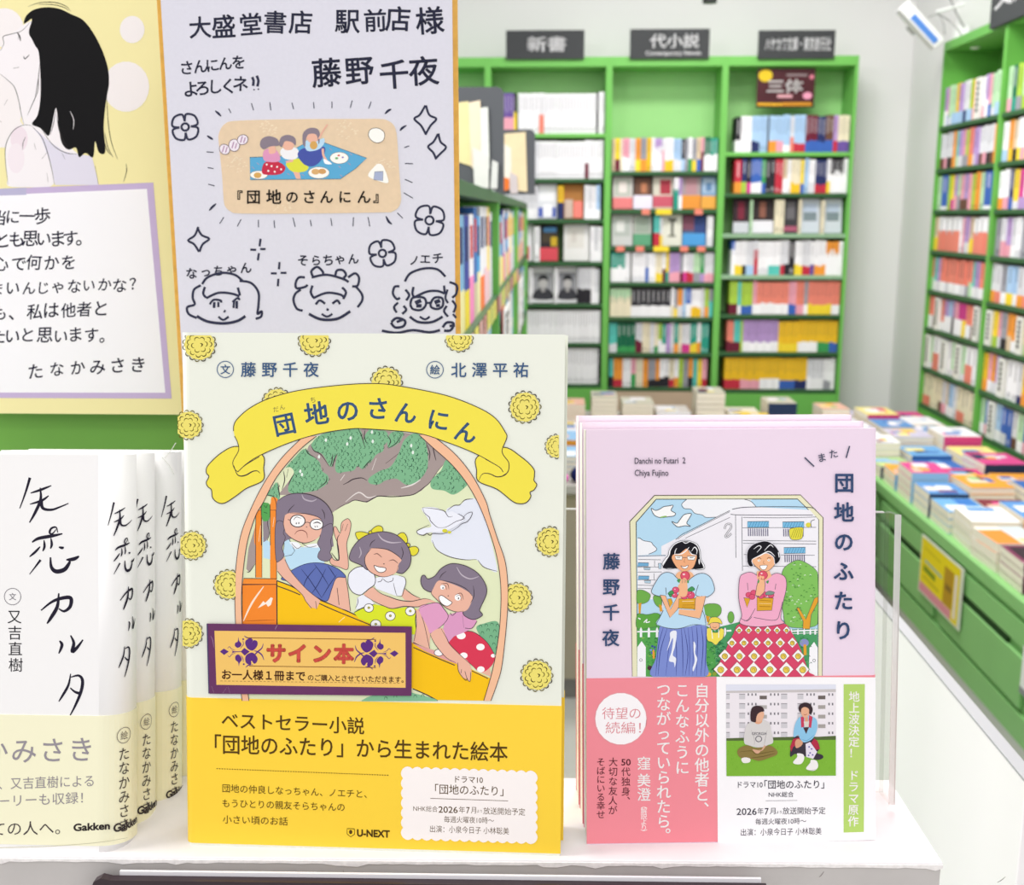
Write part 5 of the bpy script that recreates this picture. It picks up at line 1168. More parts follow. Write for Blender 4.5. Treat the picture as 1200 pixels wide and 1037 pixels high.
def px_x(px, py=250): return ony(px, py, YF+.02).x
def fill_row(b, k, px0, items, seed, drop=0, ytop=None):
    """items: (kind, n, px width each, top, band, frac) - kinds: s spines, f face-out, g gap, S spines left in the mass"""
    R = random.Random(seed); z = zrow(b, k); H = zrow(b, k-1)-.017-z if k > 1 else .22
    n_items = []
    py_ = rowpx[b][k]-18; x = max(px_x(px0, py_), xs[b]+.0155); s = px_x(px0+1)-px_x(px0); xe = xs[b+1]-.0155
    base_h = min(H*.90, .178) if not ytop else min(ony(790, ytop, YF).z - z, H-.007 if k > 1 else .3)
    run = 0; where = f'{ORD[k-1]} shelf under {SIGN[b]}'
    items = list(items) + ([('s', 1, 4.6, c_, 'w', .3) for c_ in 'wAwlw'] if b != 1 or k in (3, 4, 5) else [('S', 4, 3.4, 'w')])
    for it in items:
        kd = it[0]
        if kd == 'g': x += it[1]*s; continue
        if kd in 'sS':
            if x > xe-.008: break
            n, w, top, band, fr = it[1], it[2]*s, it[3], it[4] if len(it) > 4 else None, it[5] if len(it) > 5 else .3
            run += 1
            h = base_h*R.uniform(.95, 1.0)
            mes = [spine_book('paperback', w*.95, h*R.uniform(.985, 1), .11, top, band, fr*R.uniform(.9, 1.1), R) for _ in range(min(n, 3))]
            for i in range(n):
                if x+w > xe: break
                me = mes[(i*7+i//3) % len(mes)]; y = YF+.018+R.uniform(0, .004)
                if kd == 'S' or it[2] < 4.15: add_rest(me, Matrix.Translation((x, y, z))); x += w; continue
                o = link('paperback', me); o.location = (x, y, z+.0002)
                bd = f' with {cname(band)} band' if band else ''
                setp(o, f'{cname(top)} paperback{bd}, {ORD[run-1]} kind on {where}', 'paperback', f'paperbacks on the {where}')
                N_PAPER[0] += 1; x += w
        if kd == 'f':
            w = min(it[1]*s, xe-x)
            if w < .03: break
            me = face_book('face_out_book', w*.96, base_h*it[4] if len(it) > 4 else base_h, .02, it[2], it[3])
            o = link('face_out_book', me, None, Matrix.Translation((x, YF+.03, z+.0032)) @ Matrix.Rotation(math.radians(-7), 4, 'X')); run += 1
            if it[2] in ('#e6e5ea', '#e9e8ec', '#e8e7eb') and k == 5:
                bh = base_h; A = Art(lambda u, v: (u*w, v*bh), 7e-4)
                A.blob('.06 .10 .94 .10 .9 .3 .7 .38 .5 .42 .3 .38 .1 .3', '#3c3c42').ell(.5, .55, .19, .17, '#b9b6b6').blob('.28 .55 .3 .7 .5 .77 .7 .7 .74 .55 .66 .62 .5 .64 .36 .62', '#2b2b30').poly('.4 .3 .6 .3 .55 .42 .45 .42', '#a9a6a6')
                A.build('cover_portrait', o)
            setp(o, f'book shown face out, {ORD[run-1]} kind on {where}', 'book', f'face-out books on the {where}')
            x += w
mix = 'wwyirolgtbAcedvLaC'
def mixed(px, seed, wmin=3.6, wmax=6.2, pal=mix, bands='wwwrybiogkA'):
    R = random.Random(seed); out = []; t = 0; last = ''
    while t < px-wmin:
        w = R.uniform(wmin, wmax); n = 1 if R.random() < .7 else 2
        if t+w*n > px: n = 1; w = min(w, px-t)
        c = R.choice([q for q in pal if q != last]); last = c
        out.append(('s', n, w, c, R.choice(bands) if R.random() < .75 else None, R.uniform(.22, .42))); t += w*n
    return out
PH_ = lambda a, b2='#55555c': [(.06, .10, .94, .84, a)]
# bay 1 (two-character sign)
fill_row(1, 1, 576, [('s', 8, 3.2, 'p', 'i', .38), ('s', 1, 3, 'k', 'Y', .5), ('g', 2), ('s', 7, 3.4, 'w'), ('s', 1, 6, 'w', 's', .45), ('s', 17, 3.5, 'w'), ('s', 1, 3, 'k'), ('s', 3, 3.2, 'w')], 11, ytop=106)
fill_row(1, 2, 576, [('S', 16, 3.4, 'A'), ('S', 6, 3.4, 'w'), ('S', 10, 3.3, 'w'), ('s', 1, 4.5, 'w', 'M', .42), ('S', 4, 3.3, 'w'), ('s', 1, 4.5, 'w', 'r', .45), ('S', 2, 3.3, 'w'), ('s', 1, 4, 'w', 'C', .45)], 12, ytop=160)
fill_row(1, 3, 576, [('s', 12, 4.4, 'A', 'w', .3), ('f', 24, '#d8dae0', [(.1, .5, .9, .95, '#eceef2'), (.05, .04, .95, .32, '#4f62b0'), (.3, .05, .75, .4, '#f4f4f8')]), ('s', 1, 7, 'y', 'n', .5), ('f', 24, '#96603a', [(.0, .5, 1, 1, '#a9733c'), (.05, .02, .45, .55, '#c9b5a8'), (.5, .02, .95, .5, '#ef8378')])], 13, ytop=211.5)
fill_row(1, 4, 586, [('f', 40, '#e9e8ec', [(.25, .4, .75, .75, '#d77f86'), (.05, .03, .9, .4, '#cf5a64')]), ('s', 1, 7, 'w'), ('f', 22, '#2f2c30', [(.0, .0, 1, .36, '#d9505c'), (.1, .5, .9, .9, '#4a4236'), (.2, .78, .9, .92, '#5a93c8'), (.6, .4, .95, .65, '#caa92e')]), ('g', 6), ('f', 31, '#e6e5e4', [(.12, .35, .8, .9, '#dcd9d4'), (.3, .5, .5, .8, '#cfcac4')])], 14, ytop=263)
fill_row(1, 5, 590, [('f', 30, '#e6e5ea', PH_('#8f9094', '#3a3a40')), ('s', 1, 4, 'w'), ('f', 26, '#e9e8ec', PH_('#9b9ba0', '#303036')), ('s', 1, 4, 'w'), ('f', 24, '#e8e7eb', PH_('#8b8c92', '#3c3c44')), ('s', 4, 4, 'A', 'k', .4)], 15, ytop=312)
fill_row(1, 6, 590, [('S', 6, 3.2, 'w', 'i', .2), ('S', 35, 3.2, 'w')], 16, ytop=360)
fill_row(1, 7, 600, [('s', 12, 4.6, 'a', 'w', .9), ('s', 2, 3, 'k'), ('S', 12, 3.5, 'w'), ('s', 1, 2.5, 'k'), ('S', 2, 3, 'w')], 17, ytop=407)
# bay 2 (middle sign)
fill_row(2, 1, 717.5, [('s', 1, 3.5, 'e'), ('s', 1, 5.5, 'Y', 'M', .4), ('s', 1, 3, 'c'), ('s', 2, 4, 'i', 'w', .4), ('s', 2, 3.5, 'A'), ('s', 1, 6, 'o', 'Y', .35), ('s', 2, 3.5, 'a', 'o', .35), ('s', 1, 5.5, 'y'), ('s', 1, 4, 'w'), ('s', 2, 4, 'v', 'w', .75), ('s', 1, 3.5, 'A', 'i', .6), ('s', 2, 5, 'w', 'y', .35), ('s', 2, 4.6, 'l', 'A', .35), ('s', 1, 4, 'k', 'l', .4), ('s', 1, 4, 'a'), ('s', 1, 4.5, 'w', 'g', .35), ('s', 1, 5, 'a', 'Y', .35), ('s', 1, 5, 'e', 'b', .35), ('s', 1, 3.5, 'i', 'M', .6), ('s', 2, 3.6, 'G', 'w', .48), ('s', 5, 4.2, 't', 'w', .5)], 21, ytop=160)
fill_row(2, 2, 718.5, [('f', 24, '#cfc9c8', [(.1, .4, .9, .95, '#b9bdb4'), (0, 0, 1, .35, '#e27f80'), (.3, .5, .7, .85, '#e6dcd8')]), ('f', 23, '#4a3c38', [(.1, .42, .9, .95, '#6a4a3c'), (0, .0, 1, .42, '#e5dff0'), (.4, .5, .7, .8, '#b97a5a')]), ('f', 24, '#cfcabc', [(.35, .45, .9, .9, '#a83a48'), (0, .05, 1, .4, '#c65a6c')]), ('s', 1, 5.5, 'w', 't', .7), ('s', 1, 4, 'v', 'w', .4), ('f', 23, '#a79a9c', [(.2, .45, .8, .95, '#b58a92'), (0, 0, 1, .42, '#e2933c')]), ('f', 25, '#7d9fc4', [(.1, .5, .9, .95, '#a9bed6'), (0, 0, 1, .4, '#e5a64a'), (.3, .55, .7, .8, '#5f82ac')])], 22, ytop=206)
fill_row(2, 3, 717.5, [('f', 25, '#c9cac9', [(.1, .3, .9, .95, '#b3b9b4'), (.2, .45, .6, .8, '#dededc')]), ('f', 22, '#b9bab4', [(.1, .42, .9, .95, '#9aa79a'), (0, 0, 1, .38, '#5fa07a')]), ('g', 2), ('s', 1, 7, 'C', 'r', .4), ('s', 1, 3, 'A', 'Y', .4), ('f', 24, '#dcdccf', [(.45, .3, .58, .85, '#55554e'), (.3, .78, .72, .88, '#55554e'), (.3, .28, .7, .34, '#77776c')]), ('f', 28, '#4f5c80', [(.0, .5, .6, 1, '#7a4a5c'), (.5, .4, 1, .95, '#37497e'), (0, 0, 1, .4, '#4f9ad6')]), ('s', 5, 3.6, 'w', 'A', .3), ('s', 1, 3, 'a')], 23, ytop=250)
fill_row(2, 4, 716, [('s', 4, 4.2, 't', 'w', .5), ('s', 2, 3, 'w'), ('s', 1, 2, 'k'), ('s', 4, 4, 'w', 'A', .2), ('s', 1, 4, 'A', 'b', .5), ('s', 2, 4, 'w'), ('s', 2, 4, 'c', 'Y', .3), ('s', 1, 4, 'w', 'M', .5), ('s', 1, 4, 'Y', 't', .35), ('s', 3, 4.2, 'v', 'i', .35), ('s', 1, 4, 'a', 'M', .35), ('s', 1, 4, 'w', 'm', .35), ('s', 2, 4, 'A', 'r', .35), ('s', 2, 4, 'T', 'a', .35), ('s', 1, 5, 'g', 'v', .3), ('s', 3, 3.6, 'A', 'i', .3)], 24, ytop=293)
fill_row(2, 5, 715, [('s', 5, 5, 'T', 'c', .68), ('s', 8, 5.9, 'k', 'w', .38), ('s', 1, 4, 'w', 'c', .4), ('s', 1, 4, 'a', 'Y', .3), ('s', 1, 6, 'o', 'A', .4), ('s', 1, 4, 'l'), ('s', 1, 6, 'b', 'w', .45), ('s', 3, 4, 'w', 'y', .35), ('s', 1, 4, 'A'), ('s', 1, 5, 'L', 'o', .35), ('s', 2, 4.4, 'a', 'C', .6)], 25, ytop=334)
fill_row(2, 6, 714, [('s', 2, 4.6, 'C', 'A', .3), ('s', 4, 5.6, 'G', 'g', .2), ('s', 2, 4, 'A', 'M', .4)] + mixed(97, 261, 4, 5.6, 'wAcvetLi', 'wYrgmo'), 26, ytop=377)
fill_row(2, 7, 714, mixed(132, 271, 4.2, 6.2, 'YowwcAiLoaCs', 'oyYrkg'), 27, ytop=418)
# bay 3 (longest sign, beside the pillar)
fill_row(3, 1, 862, [('s', 1, 6, 'k', 'w', .35), ('s', 3, 4.2, 'w', 'w', .3), ('s', 2, 4.6, 'l', 'n', .3), ('s', 2, 4.4, 'l'), ('s', 1, 2, 'k'), ('s', 2, 4.4, 'l', 'o', .3), ('s', 2, 4, 'l', 'i', .3), ('s', 2, 4, 'l', 'w', .2), ('s', 1, 4, 'A', 's', .4), ('s', 3, 4.4, 'l', 'r', .25), ('s', 3, 4.6, 'M', 'b', .3), ('s', 2, 4.6, 'n', 'b', .3), ('s', 2, 4.6, 'd', 'b', .3), ('s', 1, 5, 'v', 'r', .3), ('s', 4, 4.4, 'c', 'p', .3), ('s', 1, 7, 'r')], 31, ytop=134)
fill_row(3, 2, 861, [('s', 1, 8, 'r', 'o', .35), ('s', 1, 6, 'n', 'L', .3), ('s', 1, 5, 'k', 'm', .3), ('s', 3, 4.2, 'b', 'w', .32), ('s', 1, 4.5, 'g', 'b', .3), ('s', 2, 5.5, 'k'), ('s', 2, 4.6, 'r'), ('s', 1, 5, 'e', 'w', .4), ('s', 1, 4, 'w'), ('s', 3, 3.8, 'c', 'y', .3), ('s', 1, 4, 'Y', 'b', .3), ('s', 1, 5, 'l'), ('s', 2, 3.8, 'w', 'A', .3), ('s', 3, 4.6, 'n', 'r', .25), ('s', 1, 4, 'w', 'Y', .35), ('s', 4, 5, 'k', 'w', .6)], 32, ytop=185)
fill_row(3, 3, 860, [('f', 19, '#3a2a30', [(.3, .4, .7, .9, '#7a2a3c'), (0, 0, 1, .32, '#c9ccd4')]), ('s', 1, 3, 'T'), ('f', 26, '#352c2e', [(.35, .45, .65, .9, '#8a5a4c'), (0, 0, 1, .36, '#e3e3ea')]), ('s', 2, 5.5, 'c'), ('f', 17, '#3f3d42', [(.2, .4, .8, .9, '#6a686c'), (.0, .05, 1, .2, '#a85a72')]), ('s', 1, 3, 'c'), ('f', 23, '#c9d2dc', [(.15, .35, .85, .8, '#7d8c92'), (.15, .6, .85, .85, '#b5c3d6')]), ('s', 1, 4, 'c'), ('f', 22, '#ccd4dc', [(.15, .35, .85, .8, '#7d8c92'), (.15, .6, .85, .85, '#b5c3d6')])], 33, ytop=233)
fill_row(3, 4, 857, [('s', 1, 4, 'b', 'w', .7), ('s', 2, 4.6, 'w', 'Y', .3), ('s', 1, 4.5, 'w', 'k', .3), ('s', 2, 4.6, 'A', 'l', .3), ('s', 1, 4.6, 'A', 'r', .7), ('s', 3, 4.2, 'w', 'A', .2), ('s', 3, 4.6, 'w', 'C', .3), ('s', 1, 5, 'A', 'r', .3), ('s', 1, 5, 'A', 'k', .3), ('s', 1, 7, 'k'), ('s', 2, 4.5, 'w', 'Y', .3), ('s', 2, 4.6, 'A', 'r', .26), ('s', 1, 5, 'w', 'p', .32), ('s', 3, 4.4, 'w', 'o', .28), ('s', 3, 5, 'o', 'w', .7)], 34, ytop=281)
fill_row(3, 5, 855, [('s', 2, 4.8, 'L', 'M', .3), ('s', 1, 4, 'C', 'w', .3), ('s', 3, 4.6, 'L', 'b', .28), ('s', 1, 5, 'i', 'w', .3), ('s', 8, 4.7, 's', 'w', .34), ('s', 2, 4.5, 'i', 'b', .3), ('s', 2, 4.7, 's', 'i', .3), ('s', 1, 4.5, 'a', 'w', .3), ('s', 6, 4.7, 's', 'Y', .3), ('s', 2, 4.7, 's', 'w', .3)], 35, ytop=328)
fill_row(3, 6, 852, [('s', 2, 4, 's', 'M', .32), ('s', 2, 4, 'C', 'M', .3), ('s', 1, 3, 'L'), ('s', 9, 4.7, 'v', 'w', .3), ('s', 5, 4.7, 'y', 'Y', .3), ('s', 5, 4.7, 'y', 'w', .33), ('s', 3, 4.7, 'y', 'g', .3), ('s', 2, 4.7, 'y', 'b', .3)], 36, ytop=374)
fill_row(3, 7, 849, [('s', 4, 4.8, 'y', 'r', .3), ('s', 5, 4.7, 'y', 'i', .3), ('s', 5, 4.7, 'y', 'w', .34), ('s', 4, 4.7, 'y', 'b', .3), ('s', 3, 4.7, 'y', 'n', .28), ('s', 4, 5, 'A', 'w', .4), ('s', 2, 4.4, 'w', 'a', .3)], 37, ytop=417)
# the remaining plain white spines, one mass
def rest():
    V, Fs, C = [], [], []
    for me, M in REST:
        b = len(V); V += [(M @ v.co)[:] for v in me.vertices]
        col = me.color_attributes['ink'].data
        for p in me.polygons:
            Fs.append([b+i for i in p.vertices]); C += [tuple(col[p.loop_start].color)]*4
    me = bpy.data.meshes.new('shelved_paperbacks'); me.from_pydata(V, [], Fs)
    a = me.color_attributes.new('ink', 'FLOAT_COLOR', 'CORNER'); a.data.foreach_set('color', [q for c in C for q in c]); me.materials.append(INK)
    setp(link('shelved_paperbacks', me), 'thin paperbacks packed tight between the wider ones on the back wall shelves', 'paperbacks', kind='stuff')
rest()

for b, k, pxs in ((2, 2, ((757, 's'), (778, 'Y'), (819, 's'))), (2, 3, ((727, 's'), (750, 's'), (775, 'Y'), (802, 's'), (822, 's')))):
    for i, (px, c) in enumerate(pxs):
        p = ony(px, rowpx[b][k]+1.5, YF-.004); me = book_mesh('shelf_tag', [(-.018 if c == 's' else -.034, 0, -.012, .018 if c == 's' else .034, .002, .012, chex(c))])
        o = link('shelf_tag', me, None, Matrix.Translation((p.x, YF+.001, zrow(b, k)-.010)))
        setp(o, f'{cname(c)} price tag, {ORD[i]} along the {ORD[k-1]} shelf edge under the middle sign', 'tag', 'tags under the middle sign')
# signs on top of the bays
def sign(px0, px1, py0, py1, Y, lines, label, extra=None):
    a, b = ony(px0, py1, Y), ony(px1, py0, Y)
    M = Matrix.Translation((a.x, Y, a.z)); W, H = b.x-a.x, b.z-a.z
    root = empty('category_sign', M, label, 'sign', 'grey category signs over the back shelves')
    MB().box(0, 0, 0, W, .012, H, .001).build('sign_board', DARK, root)
    A = Art(lambda u, w: (u, w), 3e-4)
    for t, cx, cz, h, wd in lines:
        V, Fc = glyph(t, .02); x0, x1 = min(v[0] for v in V), max(v[0] for v in V); k = W*wd/(x1-x0)
        A._add([(W*cx-W*wd/2+(gx-x0)*k, H*cz+(gy-.38)*H*h) for gx, gy in V], Fc, '#f2f2f4')
    A.build('sign_lettering', root)
    return root
sign(593, 685, 35, 69.5, YF-.016, [('新書', .52, .52, .55, .5)], 'dark grey sign with two large white characters on the back shelf')
sign(738, 832, 33.5, 69, YF-.016, [('代小説', .56, .60, .5, .62), ('Contemporary Novels', .55, .2, .2, .7)], 'dark grey middle sign with white characters over small roman lettering')
sign(888, 979.5, 35, 69, YF-.016, [('ハヤカワ文庫・東京創元社', .52, .52, .52, .86)], 'dark grey sign with the longest line of white characters, beside the pillar')
# red-black book poster in the top compartment of bay 3
def ad():
    Y = YF+.03
    a, b = ony(886, 126, Y), ony(956, 80, Y); M = Matrix.Translation((a.x, Y, a.z)); W, H = b.x-a.x, b.z-a.z
    root = empty('book_poster', M, 'dark red book poster with two big white characters, propped above the pillar-side books', 'poster')
    MB().box(0, 0, 0, W, .004, H).build('poster_card', mat('poster_maroon', '#46161f', .4, .3, .15, 30), root)
    A = Art(lambda u, w: (u, w), 3e-4)
    A.poly([(0, 0), (W, 0), (W, H*.12), (0, H*.12)], '#2a1a16')
    A.ell(W*.14, H*.82, W*.12, H*.16, '#e3c02e')
    for c, x in (('三', .32), ('体', .64)):
        V, Fc = glyph(c, .03); A._add([(W*x+(gx-.5)*W*.32, H*.55+(gy-.38)*H*.36) for gx, gy in V], Fc, '#f5f2f2')
    A.poly([(W*.36, H*.25), (W*.62, H*.25), (W*.62, H*.33), (W*.36, H*.33)], '#d9a2aa')
    A.ell(W*.88, H*.3, W*.08, H*.09, '#e89ab4').ell(W*.94, H*.78, W*.04, H*.06, '#d07a8c')
    A.poly([(W*.02, H*.05), (W*.45, H*.04), (W*.45, H*.11), (W*.02, H*.12)], '#e0a82e')
    A.poly([(W*.45, H*.04), (W*.96, H*.04), (W*.96, H*.13), (W*.45, H*.13)], '#c98a2a')
    A.poly([(W*.5, H*.8), (W*.86, H*.8), (W*.86, H*.86), (W*.5, H*.86)], '#8a7a7c')
    A.build('poster_print', root)
ad()

# ================================================================ side shelf on the right wall
XF = 1.55; XB = 1.78
zr = [onx(1100, y, XF).z for y in (149, 198, 246, 294, 342, 388, 437, 484)]
ztop = 2.27
yp = [4.735, onx(1165, 210, XF).y, 3.55, 2.9]
BAYN = ['bay against the pillar', 'bay after the thin post', 'bay furthest from the pillar']
R0 = random.Random(77)
rows_pal = ['vwAoLiaTlG', 'AAocvTsiv', 'bTLievao', 'wiwsrA', 'wsoCvA', 'wsalvimA', 'wAircT', 'cAcaelw']
rows_band = ['blwaT', 'dkAo', 'awdL', 'swA', 'wwak', 'wiY', 'wrA', 'siAd']
SRS = 'the wall of shelves at the side'
# per bay and shelf: spine colour, band colour, band height in tenths, width in mm
SIDE = [[s.split() for s in t] for t in (
 ('vw430 ib325 TA230 Tl340 yl345 vl335 An335 Al335 Ll330 os335 D-060 wi330', 'Ad335 Ai335 Ak335 Ad335 oo340 CT330 vA335 ia340 La335 so340 vA330 vv335', 'T-045 bw175 L-030 Ym330 vi435 Ta440 id340 vd345 ii330 L-045 o-045',
  'eY440 ws660 ws660 ws660 ws655 w-035 i-035 vA335', 'sT430 Cw335 vA340 sw345 sA345 sw345 sw345 sw345 sA345 sa345', 'sw445 sd445 D-055 sw340 vw540 lw540 vk540 iw540 mw540 mY540', 'D-055 TA235 ws570 w-040 D-055 w-045 TA235 we330', 'cs345 cs345 c-050 c-050 cd345 Ai345 ew340 lw345 A-040'),
 ('Ti340 Gt340 La345 TL345 LY345 TA340', 'wl340 oy340 ek340 wY335 wi340 oY340', 'wo345 wi340 nb335 YA245 mv340 wv340', 'a-055 Ai440 vi345 Aw345 wA240', 'Ao345 As345 aw350 lY355 lw345', 'D-060 YL335 iA340 ak345 oe445 ow345', 'yo340 iw335 oA340 vA340 D-060 w-050 w-050 An240', 'Tw345 bi350 D-060 lw345 bA345 b-040 Ad345'))]
for b in range(3):
    y1, y0 = yp[b], yp[b+1]; W = y1-y0; pt = .014
    M = frame(Vector((XF, y1, 0)), Vector((0, -1, 0)), Vector((0, 0, 1)))   # local x runs towards the camera, local y into the shelf
    root = empty('wall_bookshelf', M, f'green wall bookshelf, {BAYN[b]} on the side wall', 'bookshelf', 'bookshelf bays on the side wall')
    D = XB-XF
    MB().box(0, 0, 0, pt, D, ztop, .001).build('side_panel', GREEN_S, root); MB().box(W-pt, 0, 0, W, D, ztop, .001).build('side_panel', GREEN_S, root)
    MB().box(pt, D-.012, 0, W-pt, D, ztop).build('back_panel', GREEN_S, root); MB().box(pt, 0, ztop-.035, W-pt, D-.012, ztop, .001).build('top_board', GREEN_S, root)
    for k in range(8):
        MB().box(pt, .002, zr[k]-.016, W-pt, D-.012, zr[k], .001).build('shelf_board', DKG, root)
    MB().box(pt, .004, .3, W-pt, .016, zr[7]-.016).build('kickboard', GREEN_S, root)
    if b == 2: continue
    for k in range(8):
        H = (zr[k-1]-.016 if k else zr[0]+.165)-zr[k]
        x = pt+.004; n = 0
        items = SIDE[b][k]
        while x < W-pt-.02:
            it = items[n % len(items)]; n += 1
            w = float(it[3:])/1000*R0.uniform(.92, 1.08)
            if x+w > W-pt-.002: break
            top, band, fr = it[0], (it[1] if it[1] != '-' else None), int(it[2])/10
            h = min(H*.94, .172)*R0.uniform(.95, 1)
            if top == 'D':
                me = book_mesh('book', [(0, 0, 0, w*.9, .10, h, '#e4e4de')] + [(w*.3, -.001, h*(.82-.13*q), w*.62, 0, h*(.91-.13*q), '#3c3c3c') for q in range(6)])
                o = link('index_divider', me, None, M @ Matrix.Translation((x, .006, zr[k]+.0002))); x += w
                setp(o, f'white index divider, {ORD[n-1]} piece on {ORD[k]} shelf, {BAYN[b]}', 'divider', 'index dividers on the side wall shelves'); continue
            me = spine_book('book', w*.96, h, .12, top, band, fr, R0)
            o = link('book', me, None, M @ Matrix.Translation((x, .012+R0.uniform(0, .006), zr[k]+.0002)))
            bd = f' with {cname(band)} band' if band else ''
            setp(o, f'{cname(top)} book{bd}, {ORD[n-1]} on {ORD[k]} shelf, {BAYN[b]}', 'book', f'books on the {ORD[k]} shelf of the {BAYN[b]}')
            x += w
# sign over the side shelves
def side_sign():
    a = onx(1158, 30, XF-.02); M = frame(Vector((XF-.016, a.y, ztop-.03)), Vector((0, -1, 0)), Vector((0, 0, 1)))
    root = empty('category_sign', M, 'dark grey sign over the side wall shelves, seen at a slant', 'sign')
    MB().box(0, 0, 0, .42, .012, .16, .001).build('sign_board', DARK, root)
    A = Art(lambda u, w: (u, w), 3e-4); V, Fc = glyph('文庫', .02)
    A._add([(.03+gx*.17, .1+(gy-.38)*.09) for gx, gy in V], Fc, '#f2f2f4'); A.build('sign_lettering', root)
side_sign()

# ================================================================ drawer counter in front of the side shelves
XC = 1.05; ZC = .75; ZB_ = .432
y0c, y1c = 1.75, 4.70
M = frame(Vector((XC, y1c, 0)), Vector((0, -1, 0)), Vector((0, 0, 1)))
root = empty('drawer_counter', M, 'long green counter with drawers in front of the side shelves', 'counter')
L = y1c-y0c; D = XF-XC-.002
MB().box(0, 0, ZC-.035, L, D, ZC, .003).build('counter_top', GREEN_C, root)
MB().box(0, .012, ZB_, L, D, ZC-.0352).build('carcass', GREEN_C, root)
MB().box(0, .002, ZB_-.004, L, D, ZB_+.062, .002).build('base_rail', GREEN_C, root)
MB().box(0, .03, 0, L, D, ZB_-.0045).build('plinth', mat('plinth_white', '#e9e7e9', .5, .3, .02, 5), root)
n = 5; dw = L/n
for i in range(n):
    x0 = i*dw+.03; x1 = (i+1)*dw-.03
    d = MB().box(x0, .0, ZB_+.075, x1, .0118, ZC-.125, .002).build('drawer', GREEN_C, root)
    MB().box(x0+.10, .004, ZC-.1245, x1-.10, .0118, ZC-.108).build('finger_slot', mat('slot_dark', '#1d3d18', .7, .2), d)
    MB().box(x0, .003, ZC-.105, x1, .0118, ZC-.05, .002).build('upper_front', GREEN_C, root)
# yellow poster hung on the counter
def counter_poster():
    a, b = onx(1078, 672, XC-.006), onx(1126, 716, XC-.006)
    zq = onx(1078, 692, XC-.006).z; M = frame(Vector((XC-.008, a.y, zq)), Vector((0, -1, 0)), Vector((0, 0, 1)))
    W = a.y-b.y; tl = onx(1084.5, 627, XC-.006); H = tl.z-.003-zq
    root = empty('counter_poster', M, 'yellow poster in a clear pocket hung on the drawer counter', 'poster')
    MB().box(0, 0, 0, W, .003, H).build('clear_pocket', mat('pocket_grey', '#d9dccb', .3, .4), root)
    A = Art(lambda u, w: (u*W, w*H), 2e-4)
    A.poly('.02 .03 .95 .03 .95 .97 .02 .97', '#ead21c').poly('.02 .03 .8 .03 .8 .19 .02 .19', '#dc8f9c').poly('.6 .2 .82 .2 .82 .82 .6 .82', '#b98f24').poly('.84 .1 .9 .1 .9 .82 .84 .82', '#e6d6d2')
    A.poly('.12 .58 .55 .55 .55 .60 .12 .63', '#9fb4a8').poly('.1 .42 .4 .4 .4 .5 .1 .52', '#7d8f20').poly('.1 .3 .5 .28 .5 .32 .1 .34', '#c4b020').poly('.1 .8 .5 .78 .5 .82 .1 .84', '#d4bc1c').poly('.64 .45 .78 .45 .78 .55 .64 .55', '#8a6a28')
    A.build('poster_print', root)
counter_poster()
def card():
    a = onx(1199, 790, XC-.01); M = frame(Vector((XC-.006, a.y+.02, a.z-.05)), Vector((0, -1, 0)), Vector((0, 0, 1)))
    root = empty('price_card', M, 'small white price card with grey lower edge hung on the drawer counter', 'price card')
    MB().box(0, 0, .015, .12, .002, .11).build('card_sheet', WHITE, root); MB().box(0, -.001, 0, .12, .003, .0149).build('card_rail', mat('card_rail', '#8a8a90', .4, .4), root)
card()

# stacks of books lying on the counter
def pile_book(name, w, d, t, cov, blocks, spine_col=None):
    """lying book: x across, y deep, z thickness; page edges cream on three sides"""
    pg = lin('#f0e8d8'); c = lin(cov) if cov.startswith('#') else chex(cov); sc = lin(spine_col) if spine_col else pg
    P = [(0, .0015, .0006, w-.001, d-.001, t-.0006, pg), (0, 0, t-.0007, w, d, t, c), (0, 0, 0, w, d, .0006, c)]
    if spine_col: P.append((0, -.0004, 0, w, .0014, t, sc))
    for i, (x0, y0, x1, y1, col) in enumerate(blocks):
        P.append((w*x0, d*y0, t, w*x1, d*y1, t+.0002+.0001*i, lin(col) if col.startswith('#') else chex(col)))
    return book_mesh(name, P)
RS = random.Random(21)
covers = ['#8fb8dc', '#f0eef2', '#e8a03c', '#d64a8c', '#efe08a', '#5f93cc', '#c8c3d8', '#e9d9c4', '#a8c88c', '#d8d8de', '#eeeaf0', '#f2f2f2', '#6fa8d8', '#e7c64a', '#e9b9a4', '#dfe6ee', '#d23c7c', '#7d2f3c', '#3c6cb4', '#2c3c5c']
def rblocks(R, n=5):
    out = []
    for _ in range(n):
        x0, y0 = R.uniform(.05, .5), R.uniform(.05, .6); out.append((x0, y0, min(.97, x0+R.uniform(.2, .5)), min(.97, y0+R.uniform(.12, .4)), R.choice(covers)))
    return out
def cov_name(h):
    r, g, b = [int(h[i:i+2], 16) for i in (1, 3, 5)]; mx, mn = max(r, g, b), min(r, g, b)
    if mx-mn < 22: return 'white' if mx > 225 else 'pale grey'
    if r == mx: return ('magenta' if b > 120 and g < 100 else 'red' if g < 100 else 'orange' if b < 90 and g < 190 else 'yellow' if g > 190 and b < 160 else 'cream')
    return 'green' if g == mx else ('blue' if r < 160 else 'pale blue')
NAMES = set()
def stack(x, y, w, d, n, t, cov, bl, rowname, idx, rot=0, spine=None, z=ZC, kind='pile_book', place='on the counter'):
    me = pile_book(kind, w, d, t, cov, bl, spine)
    for i in range(n):
        o = link(kind, me); o.location = (x+RS.uniform(-.001, .001), y+RS.uniform(-.001, .001), z+.0004+i*(t+.0006)); o.rotation_euler = (0, 0, rot)
        setp(o, f'{cov_name(cov)} book in the {ORD[idx]} stack from the pillar, {rowname} {place}', 'book', f'{ORD[idx]} stack of the {rowname} {place}')
